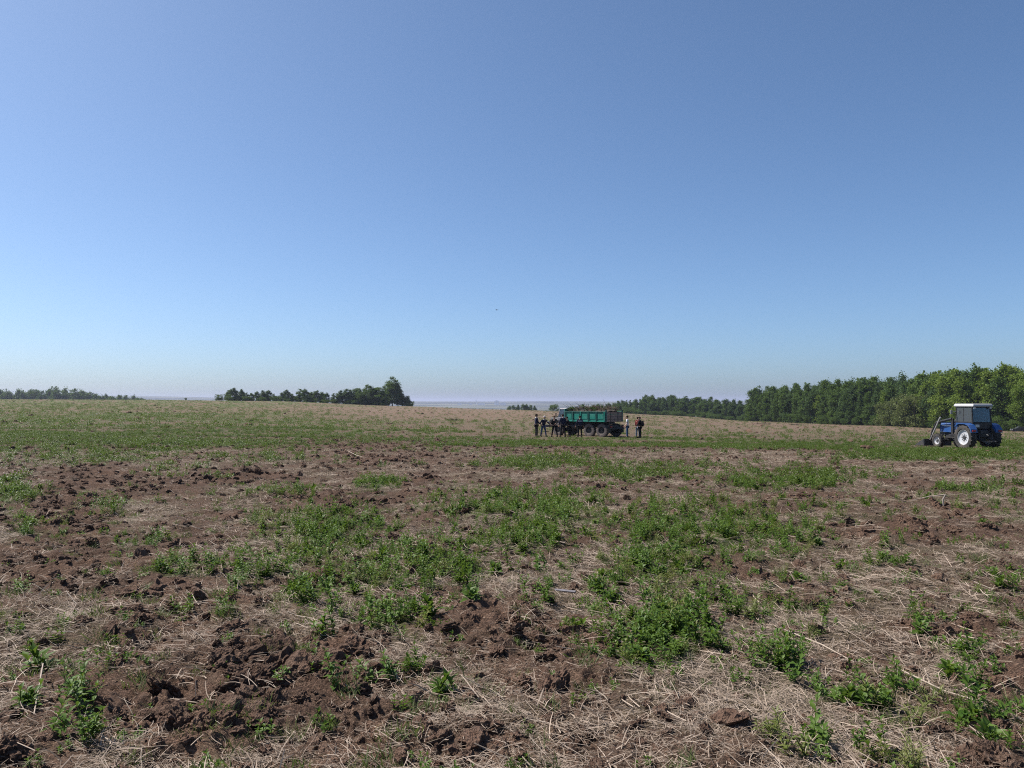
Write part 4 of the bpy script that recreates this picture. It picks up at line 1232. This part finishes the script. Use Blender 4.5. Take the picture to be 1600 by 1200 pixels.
    for j in range(ny):
        for i in range(nx):
            u, v = i / (nx - 1), j / (ny - 1)
            x = -BW / 2 + .09 + (BW - .18) * u; y = yb0 + .06 + (BL - .12) * v
            hgt = 1.84 + .38 * math.sin(math.pi * u) ** .6 * (.6 + .4 * math.sin(math.pi * min(1, v * 1.15 + .02))) + rt.uniform(-.05, .05)
            V.append((x, y, hgt))
    for j in range(ny - 1):
        for i in range(nx - 1): Fc.append((j * nx + i, j * nx + i + 1, (j + 1) * nx + i + 1, (j + 1) * nx + i))
    MB().add(V, Fc).build('packed_brush', M['heap'], ld, smooth=True)
    tw = MB()
    for k in range(420):
        u, v = rt.random(), rt.random()
        x = -BW / 2 + .12 + (BW - .24) * u; y = yb0 + .1 + (BL - .2) * v
        z = 1.86 + .38 * math.sin(math.pi * u) ** .6
        az = rt.uniform(0, 6.283); el = rt.gauss(.12, .3); L = rt.uniform(.3, 1.0)
        d = Vector((math.cos(az) * math.cos(el), math.sin(az) * math.cos(el), math.sin(el)))
        p = Vector((x, y, z + rt.uniform(-.05, .1)))
        q = p + d * L; q.x = max(-BW / 2 - .1, min(BW / 2 + .1, q.x)); q.y = max(yb0, min(yb1 + .2, q.y))
        tw.tube([p, p.lerp(q, .5) + Vector((0, 0, rt.uniform(-.03, .06))), q], [.014, .011, .005], 4)
    for (x, y, dx, dy, dz) in ((-.7, 1.3, -.15, .1, .55), (-.4, 2.6, .1, .45, .5), (.2, 2.8, .1, .2, .42), (-.9, .4, -.1, .3, .3)):
        p = Vector((x, y, 2.05)); tw.tube([p, p + Vector((dx, dy, dz)) * .5 + Vector((.03, 0, .02)), p + Vector((dx, dy, dz))], [.02, .014, .006], 5)
    tg = tw.build('twigs', M['twig'], ld); tg['kind'] = 'stuff'
    lob = [(-.3, 2.6, 2.2, .6, .35, .22), (-.5, .4, 2.2, .6, .8, .14), (.3, 1.2, 2.25, .5, .9, .14), (-.6, 1.4, 2.45, .16, .16, .18)]
    lm = crown_mesh('leafy_sprigs', M['leaf_dark'], lob, 900, .07, rn); lm.vertices.foreach_get
    lo = obj('leafy_sprigs', lm, ld); lo['kind'] = 'stuff'
build_truck()

# dark car at the foot of the wood, far right
M['dark_car'] = paint('dark_car_paint', (0.022, 0.026, 0.034), .3, dirt=(.06, .05, .045), dirt_amt=.4, coat=.3)
def build_car():
    y = 214.0; x = at_t(1592, y)
    e = empty('parked_car', (x, y, zat(x, y)), R(78)); tag(e, 'dark low car parked under the trees at the far right edge', 'car')
    MB().prism([(-2.0, .30), (-2.05, .75), (-1.75, .92), (-1.3, .95), (1.05, .92), (1.85, .80), (2.02, .55), (1.98, .30)], 0, -.82, .82).build('body', M['dark_car'], e)
    MB().prism([(-1.75, .92), (-1.25, 1.38), (.25, 1.42), (1.02, .92)], 0, -.70, .70).build('cabin', M['glass'], e)
    MB().prism([(-1.28, 1.37), (.26, 1.41), (.22, 1.46), (-1.2, 1.43)], 0, -.66, .66).build('roof', M['dark_car'], e)
    for sx in (-1, 1):
        for yy in (-1.25, 1.3): wheel(e, (sx * .76, yy, .31), .31, .2, .19, M['rubber'], M['steel'], 0, sx)
        MB().box((sx * .6, 1.98, .66), (.3, .06, .12), .02).build('headlight', M['lamp_clear'], e)
        MB().box((sx * .6, -2.03, .72), (.26, .06, .14), .02).build('tail_light', M['lamp_red'], e)
build_car()

# ------------------------------------------------------------------ people
M['skin'] = paint('skin', (0.42, 0.25, 0.18), .6, dirt=(.36, .2, .14), dirt_amt=.3)
def cloth(nm, c): return paint(nm, c, .9, dirt=tuple(v * .6 for v in c), dirt_amt=.5, scale=9, spec=.15)
C_ = {'navy': cloth('navy_cloth', (0.018, 0.02, 0.042)), 'black': cloth('black_cloth', (0.012, 0.012, 0.014)), 'white': cloth('white_cotton', (0.74, 0.72, 0.76)), 'jeans': cloth('blue_denim', (0.055, 0.085, 0.16)),
      'pale_jeans': cloth('pale_denim', (0.14, 0.18, 0.24)), 'red': cloth('red_cloth', (0.16, 0.035, 0.032)), 'grey': cloth('grey_cloth', (0.33, 0.33, 0.37)), 'cap_pale': cloth('pale_cap', (0.5, 0.47, 0.47)), 'hair': cloth('dark_hair', (0.02, 0.014, 0.011)), 'brown': cloth('brown_cap', (0.05, 0.03, 0.022)), 'shoe': cloth('dark_shoe', (0.02, 0.018, 0.017))}
def skin_obj(name, verts, edges, root, mat, parent, sub=2):
    me = bpy.data.meshes.new(name)
    me.from_pydata([v[0] for v in verts], edges, [])
    me.materials.append(mat)
    o = obj(name, me, parent)
    o.modifiers.new('skin', 'SKIN')
    if not me.skin_vertices: me.skin_vertices.new()
    for i, v in enumerate(verts):
        r = v[1]
        me.skin_vertices[0].data[i].radius = r if isinstance(r, tuple) else (r, r)
        me.skin_vertices[0].data[i].use_root = (i == root)
    o.modifiers['skin'].use_smooth_shade = True
    sb = o.modifiers.new('sub', 'SUBSURF'); sb.levels = 1; sb.render_levels = sub
    return o
def person(px, Y, h, face, label, top, legs, head, lean=0.0, armL=(.15, -.1), armR=(.15, -.1), elbL=.25, elbR=.25, stride=.0, spread=.11, collar=None, band=None, headgear='hair', sleeves=True, turn=0.0):
    """face: heading in degrees, 0 looks away from the viewer (+Y), 90 looks left, -90 looks right. Local forward is +Y."""
    x = at_t(px, Y); s = h / 1.75
    e = empty('person', (x, Y, zat(x, Y) - .01), R(face), s)
    tag(e, label, 'person', 'people standing round the truck')
    hipz, chz, shz = .92, 1.28, 1.43
    def L(z): return lean * max(0, z - hipz)          # forward shift with the lean
    J = {}
    J['pel'] = (0, 0, .95); J['waist'] = (0, L(1.1), 1.10); J['chest'] = (0, L(chz), chz); J['neck0'] = (0, L(1.47), 1.47); J['neck'] = (0, L(1.53) + .015, 1.53)
    hx, hy = 0, L(1.6) + .02
    for sx, n, arm, el in ((-1, 'L', armL, elbL), (1, 'R', armR, elbR)):
        J['sh' + n] = (sx * .18, L(shz), shz)
        a_out, a_fwd = arm                             # radians outwards, forwards
        d = Vector((sx * math.sin(a_out), math.sin(a_fwd), -math.cos(a_out) * math.cos(a_fwd))).normalized()
        sh = Vector(J['sh' + n]); eb = sh + d * .29
        d2 = (d + Vector((-sx * el * .25, el, el * .35))).normalized()
        wr = eb + d2 * .25
        J['el' + n] = tuple(eb); J['wr' + n] = tuple(wr); J['hd' + n] = tuple(wr + d2 * .08); J['dir' + n] = d2
        st = stride * sx
        J['hip' + n] = (sx * .09, 0, .90); J['kn' + n] = (sx * (.09 + spread * .35), st * .5 + .02, .50); J['an' + n] = (sx * (.09 + spread * .6), st, .09)
        J['toe' + n] = (sx * (.10 + spread * .7), st + .15, .035)
    V, E = [], []
    ix = {}
    def add(k, co, r, p=None):
        ix[k] = len(V); V.append((tuple(co), r))
        if p is not None: E.append((ix[p], ix[k]))
    add('pel', J['pel'], (.145, .105)); add('waist', J['waist'], (.135, .10), 'pel'); add('chest', J['chest'], (.15, .11), 'waist'); add('neck0', J['neck0'], (.07, .07), 'chest'); add('neck', J['neck'], .055, 'neck0')
    add('jaw', (hx, hy + .01, 1.575), (.062, .07), 'neck'); add('face', (hx, hy + .012, 1.64), (.074, .092), 'jaw'); add('brow', (hx, hy, 1.69), (.075, .094), 'face'); add('crown', (hx, hy - .005, 1.735), (.045, .055), 'brow')
    for n in 'LR':
        sx = -1 if n == 'L' else 1
        add('sh' + n, J['sh' + n], .062, 'chest'); add('el' + n, J['el' + n], .043, 'sh' + n); add('wr' + n, J['wr' + n], .028, 'el' + n); add('hd' + n, J['hd' + n], (.036, .02), 'wr' + n)
        d = J['dir' + n]; sd = d.cross(Vector((sx, 0, 0)));  sd = sd.normalized() if sd.length > .1 else Vector((0, 1, 0))
        hd = Vector(J['hd' + n])
        for k, (off, ln) in enumerate(((-.027, .062), (-.009, .074), (.009, .070), (.026, .055))):
            b = hd + sd * off + d * .025
            add('f%d%s' % (k, n), b, .0095, 'hd' + n)
            add('g%d%s' % (k, n), b + d * ln * .55, .009, 'f%d%s' % (k, n))
            add('h%d%s' % (k, n), b + d * ln * .85 + Vector((-sx * .016, 0, 0)), .0075, 'g%d%s' % (k, n))
        add('t0' + n, Vector(J['wr' + n]) + d * .045 + sd * -.038, .0105, 'wr' + n); add('t1' + n, Vector(J['wr' + n]) + d * .085 + sd * -.055, .009, 't0' + n)
        add('hip' + n, J['hip' + n], .088, 'pel'); add('kn' + n, J['kn' + n], .056, 'hip' + n); add('an' + n, J['an' + n], .04, 'kn' + n); add('toe' + n, J['toe' + n], (.035, .025), 'an' + n)
    skin_obj('body', V, E, 0, M['skin'], e)
    # face: nose, mouth, ears, eyes
    fb = MB()
    fb.prism([(hy + .10, 1.655), (hy + .128, 1.622), (hy + .098, 1.617)], 0, -.012, .012)
    for sx in (-1, 1): fb.lathe([(.001, -.012), (.03, -.008), (.028, .01), (.001, .012)], 10, 'X', (sx * .083, hy - .005, 1.64))
    fb.build('nose_and_ears', M['skin'], e)
    for sx in (-1, 1): MB().lathe([(.001, -.006), (.013, 0), (.001, .006)], 8, 'Y', (sx * .03, hy + .098, 1.655)).build('eye', C_['hair'], e)
    MB().box((0, hy + .094, 1.59), (.045, .01, .009)).build('mouth', C_['red'], e)
    # clothes follow the body
    V, E = [], []; ix.clear()
    add('pel', (0, 0, .90), (.17, .125)); add('waist', J['waist'], (.16, .12), 'pel'); add('chest', J['chest'], (.175, .13), 'waist'); add('neck0', (0, J['neck0'][1], 1.475), (.085, .08), 'chest')
    for n in 'LR':
        add('sh' + n, J['sh' + n], .082, 'chest')
        if sleeves: add('el' + n, J['el' + n], .060, 'sh' + n); add('wr' + n, J['wr' + n], .044, 'el' + n)
        else:
            m = Vector(J['sh' + n]).lerp(Vector(J['el' + n]), .65); add('el' + n, m, .064, 'sh' + n)
    skin_obj('jacket' if sleeves else 'shirt', V, E, 0, C_[top], e)
    V, E = [], []; ix.clear()
    add('pel', (0, 0, .96), (.155, .115))
    for n in 'LR': add('hip' + n, J['hip' + n], .10, 'pel'); add('kn' + n, J['kn' + n], .072, 'hip' + n); add('an' + n, (J['an' + n][0], J['an' + n][1], .10), .062, 'kn' + n)
    skin_obj('trousers', V, E, 0, C_[legs], e)
    for n in 'LR':
        a = J['an' + n]
        MB().box((a[0], a[1] + .06, .055), (.095, .27, .10), .035).build('shoe', C_['shoe'], e)
    # hair or cap
    hb = MB().lathe([(.086, -.055), (.094, -.01), (.088, .05), (.06, .085), (.001, .10)], 16, 'Z', (0, 0, 0))
    for v in hb.V:
        v.y *= 1.16
        if v.y > .05 and v.z < .02: v.z = .02
        v += Vector((hx, hy - .012, 1.68))
    ho = hb.build('hair', C_['hair'], e, smooth=True)
    if headgear != 'hair':
        cb = MB().lathe([(.099, .012), (.102, .035), (.094, .085), (.06, .115), (.001, .125)], 16, 'Z', (hx, hy - .01, 1.675))
        cb.box((hx, hy + .13, 1.69), (.15, .13, .014), .005)
        cb.build('cap', C_[headgear], e, smooth=True)
    if collar:
        MB().lathe([(.088, -.02), (.10, .0), (.085, .035), (.07, .03)], 14, 'Z', (0, J['neck0'][1], 1.475)).build('collar', C_[collar], e, smooth=True)
    if band:
        bb = MB().lathe([(.170, -.045), (.176, -.045), (.179, .045), (.171, .045), (.170, -.045)], 20, 'Z')
        for v in bb.V: v.x *= 1.22; v.y *= .86; v += Vector((0, L(1.33), 1.335))
        bb.build('stripe', C_[band], e, smooth=True)
    return e
person(838, 60.2, 1.72, -75, 'person in dark jacket with pale collar and brown cap, leftmost by the truck', 'navy', 'black', 'skin', collar='white', headgear='brown', armL=(.2, .3), armR=(.15, .25), elbL=.8, elbR=.6)
person(849, 60.3, 1.58, -150, 'person in pale cap, dark jacket and blue jeans, hands at the waist', 'navy', 'jeans', 'skin', lean=.25, headgear='cap_pale', armL=(.7, .0), armR=(.7, 0), elbL=.5, elbR=.5, spread=.3, collar='grey')
person(866.5, 60.0, 1.62, 160, 'person all in black holding something pale, in front of the truck cab', 'black', 'black', 'skin', armL=(.15, .5), armR=(.2, .5), elbL=1.2, elbR=1.0, spread=.25, lean=.06)
person(879.5, 60.1, 1.74, 20, 'tall person in dark blue jacket with pale shoulder, behind the others near the bed front', 'navy', 'black', 'skin', armL=(.22, .1), armR=(.15, 0), collar='grey', spread=.18)
person(890, 60.4, 1.55, 70, 'person in black bending slightly beside the green bed', 'black', 'black', 'skin', lean=.35, armL=(.15, .5), armR=(.15, .5), elbL=.5, elbR=.5, spread=.22)
person(906, 60.0, 1.63, 10, 'person in navy jacket with a grey stripe across the back, facing the truck', 'navy', 'black', 'skin', band='grey', armL=(.3, .1), armR=(.3, .1), elbL=.4, elbR=.4, spread=.10)
person(980, 60.6, 1.66, 75, 'person in white T-shirt and blue jeans behind the truck', 'white', 'jeans', 'skin', sleeves=False, armL=(.12, .05), armR=(.12, .2), elbL=.3, elbR=.5, spread=.12)
person(996.2, 60.9, 1.60, -40, 'person in red top half hidden by the one with a backpack', 'red', 'pale_jeans', 'skin', armL=(.15, .1), armR=(.1, .1), spread=.1)
pb = person(1000, 60.3, 1.60, 65, 'person in black with red collar carrying a backpack, rightmost', 'black', 'black', 'skin', collar='red', armL=(.2, .3), armR=(.2, .3), elbL=.6, elbR=.6, spread=.14, lean=.05)
bp = empty('backpack', tuple(pb.location), pb.rotation_euler.z, pb.scale[0])
tag(bp, 'bulging black backpack on the back of the rightmost person', 'backpack')
MB().box((0, -.20, 1.22), (.30, .19, .46), .07).build('bag', C_['black'], bp, smooth=True)
MB().box((0, -.31, 1.14), (.22, .05, .20), .02).build('pocket', C_['navy'], bp)
for sx in (-1, 1): MB().tube([(sx * .10, -.12, 1.42), (sx * .11, .0, 1.53), (sx * .12, .15, 1.38), (sx * .14, .06, 1.10), (sx * .13, -.12, 1.04)], .016, 6).build('strap', C_['black'], bp)

# ------------------------------------------------------------------ single weeds close to the viewer
def near_label(px, row):
    if px < 350: return 'leafy green weed in the rough ground at the lower left', 'weeds at the lower left'
    if px < 780: return 'leafy green weed among straw and soil, lower middle left', 'weeds at the lower middle left'
    if px < 1130: return 'leafy green weed in the tall clump right of the lower middle', 'weeds right of the lower middle'
    return 'leafy green weed among straw at the lower right', 'weeds at the lower right'
wz = put(*NEAR_WEEDS)
for k in range(len(wz)):
    px, row = project(wz[k, 0], wz[k, 1], wz[k, 2])
    if not (-60 < px < 1660) or row > 1330: continue
    o = obj('leafy_weed', weeds[int(rng.integers(0, len(weeds)))])
    o.location = wz[k]; o.rotation_euler = (rng.normal(0, .15), rng.normal(0, .15), rng.random() * 6.28)
    s = rng.uniform(.55, 1.25); o.scale = (s, s, s)
    lb, gp = near_label(px, row)
    tag(o, lb, 'weed', gp)

# ------------------------------------------------------------------ odd things lying on the field
def gp3(px, row, lift=0.0):
    x, y, z = ground_at(px, row)
    return Vector((x, y, float(height(np.array([x]), np.array([y]), max(.0024 * y, .011))[0]) + lift))
M['weathered'] = paint('silvery_board', (0.15, 0.14, 0.16), .9, dirt=(0.10, 0.09, 0.085), dirt_amt=.6, scale=8)
M['pale_wood'] = paint('pale_dry_wood', (0.38, 0.31, 0.25), .8, dirt=(0.24, 0.18, 0.14), dirt_amt=.6, scale=12)
a, b = gp3(864, 936, .035), gp3(902, 943, .045)
d = (b - a); Mx = Matrix((d.normalized(), Vector((0, 0, 1)).cross(d).normalized(), d.normalized().cross(Vector((0, 0, 1)).cross(d).normalized()))).transposed()
bd = MB().box((0, 0, 0), (d.length * .85, .02, .012), .003, Mx @ Matrix.Rotation(.5, 3, 'X'))
tag(bd.build('board', M['weathered'], loc=tuple((a + b) / 2)), 'short silvery board lying on straw near the centre of the field', 'board')
def stick(name, pts, r, label, cat='stick', mat='pale_wood'):
    o = pts[0].copy()
    pts = [p - o for p in pts]
    r *= .7
    rr = [r] * (len(pts) - 1) + [r * .6]
    tag(MB().tube(pts, rr, 7).build(name, M[mat], loc=tuple(o), smooth=True), label, cat)
p = gp3(1472, 800, 0.0)
mb = MB().tube([(0, 0, -.02), (-.01, 0, .09), (.03, 0, .165)], [.017, .014, .011], 7).tube([(.03, 0, .165), (-.18, .05, .13), (-.42, .08, .07)], [.009, .007, .004], 6).tube([(.02, 0, .15), (.06, .02, .15)], [.009, .005], 6)
tag(mb.build('branch_stub', M['pale_wood'], loc=tuple(p), smooth=True), 'pale forked branch stub sticking up at the right below the tractor', 'branch')
stick('stick', [gp3(164, 1168, .045), gp3(218, 1199, .03)], .0075, 'thick pale stick at the lower left edge')
stick('stick', [gp3(66, 1105, .03), gp3(73, 1075, .10), gp3(60, 1130, .02)][::-1], .005, 'pale upright stalk in the lower left corner')
stick('stick', [gp3(1200, 985, .03), gp3(1280, 1020, .03), gp3(1330, 1050, .02)], .006, 'long pale stick lying in the straw at the lower right')
stick('stick', [gp3(1395, 1060, .03), gp3(1470, 1095, .03), gp3(1530, 1120, .03)], .006, 'pale curved stick beside weeds at the lower right')
stick('stick', [gp3(1440, 1055, .02), gp3(1450, 1090, .02), gp3(1490, 1103, .02)], .006, 'bent pale stalk lying across a hollow at the lower right')
stick('stick', [gp3(310, 1090, -.02), gp3(310, 1088, .13)], .004, 'short upright stalk with a grey tip in bare soil, lower left')
stick('stick', [gp3(545, 708, .02), gp3(558, 716, .03), gp3(566, 719, .02)], .012, 'thin pale pole on the ground left of the middle')
# low heaps of brush on the far field
for px, row, w, lab in ((1190, 663, 4.5, 'low dark heap of brush on the far field right of the people'), (708, 657, 1.6, 'small dark heap of brush left of the truck'), (1240, 664, 2.5, 'small dark heap of brush before the wood at the right')):
    x, y, z = ground_at(px, row)
    e = empty('brush_heap', (x, y, z)); tag(e, lab, 'brush heap')
    V = MB()
    for k in range(70):
        az = rt.uniform(0, 6.283); p = Vector((rt.gauss(0, w * .22), rt.gauss(0, w * .12), rt.uniform(0, .12)))
        V.tube([p, p + Vector((math.cos(az), math.sin(az) * .6, rt.uniform(.05, .5))) * rt.uniform(.3, .9)], [.03, .01], 4)
    tg = V.build('twigs', M['twig'], e); tg['kind'] = 'stuff'
    cm = clods[5].copy(); o = obj('earth', cm, e); o.scale = (w * .35, w * .2, .22); o.location = (0, 0, 0)
# a bird high over the field
M['bird'] = paint('bird_feathers', (0.03, 0.028, 0.03), .8, dirt_amt=.2)
yb = 110.0
e = empty('bird', (at_t(776, yb), yb, EYE + yb * (HORIZON - 484) / FPX), R(60)); tag(e, 'tiny dark bird flying in the sky above the truck', 'bird')
mb = MB().lathe([(.001, -.16), (.03, -.12), (.05, 0), (.035, .09), (.03, .12), (.001, .17)], 10, 'Y')
mb.prism([(-.04, -.14), (.04, -.14), (.06, -.27), (-.06, -.27)], 2, -.006, .006)
mb.build('body', M['bird'], e, smooth=True)
for sx in (-1, 1):
    MB().add([(0, .06, 0), (sx * .14, .10, .06), (sx * .30, .0, .03), (sx * .15, -.05, .05), (0, -.06, 0), (0, .06, .012), (sx * .14, .10, .072), (sx * .30, .0, .036), (sx * .15, -.05, .06), (0, -.06, .012)],
             [(0, 1, 2, 3, 4), (9, 8, 7, 6, 5), (0, 5, 6, 1), (1, 6, 7, 2), (2, 7, 8, 3), (3, 8, 9, 4), (4, 9, 5, 0)]).build('wing', M['bird'], e)
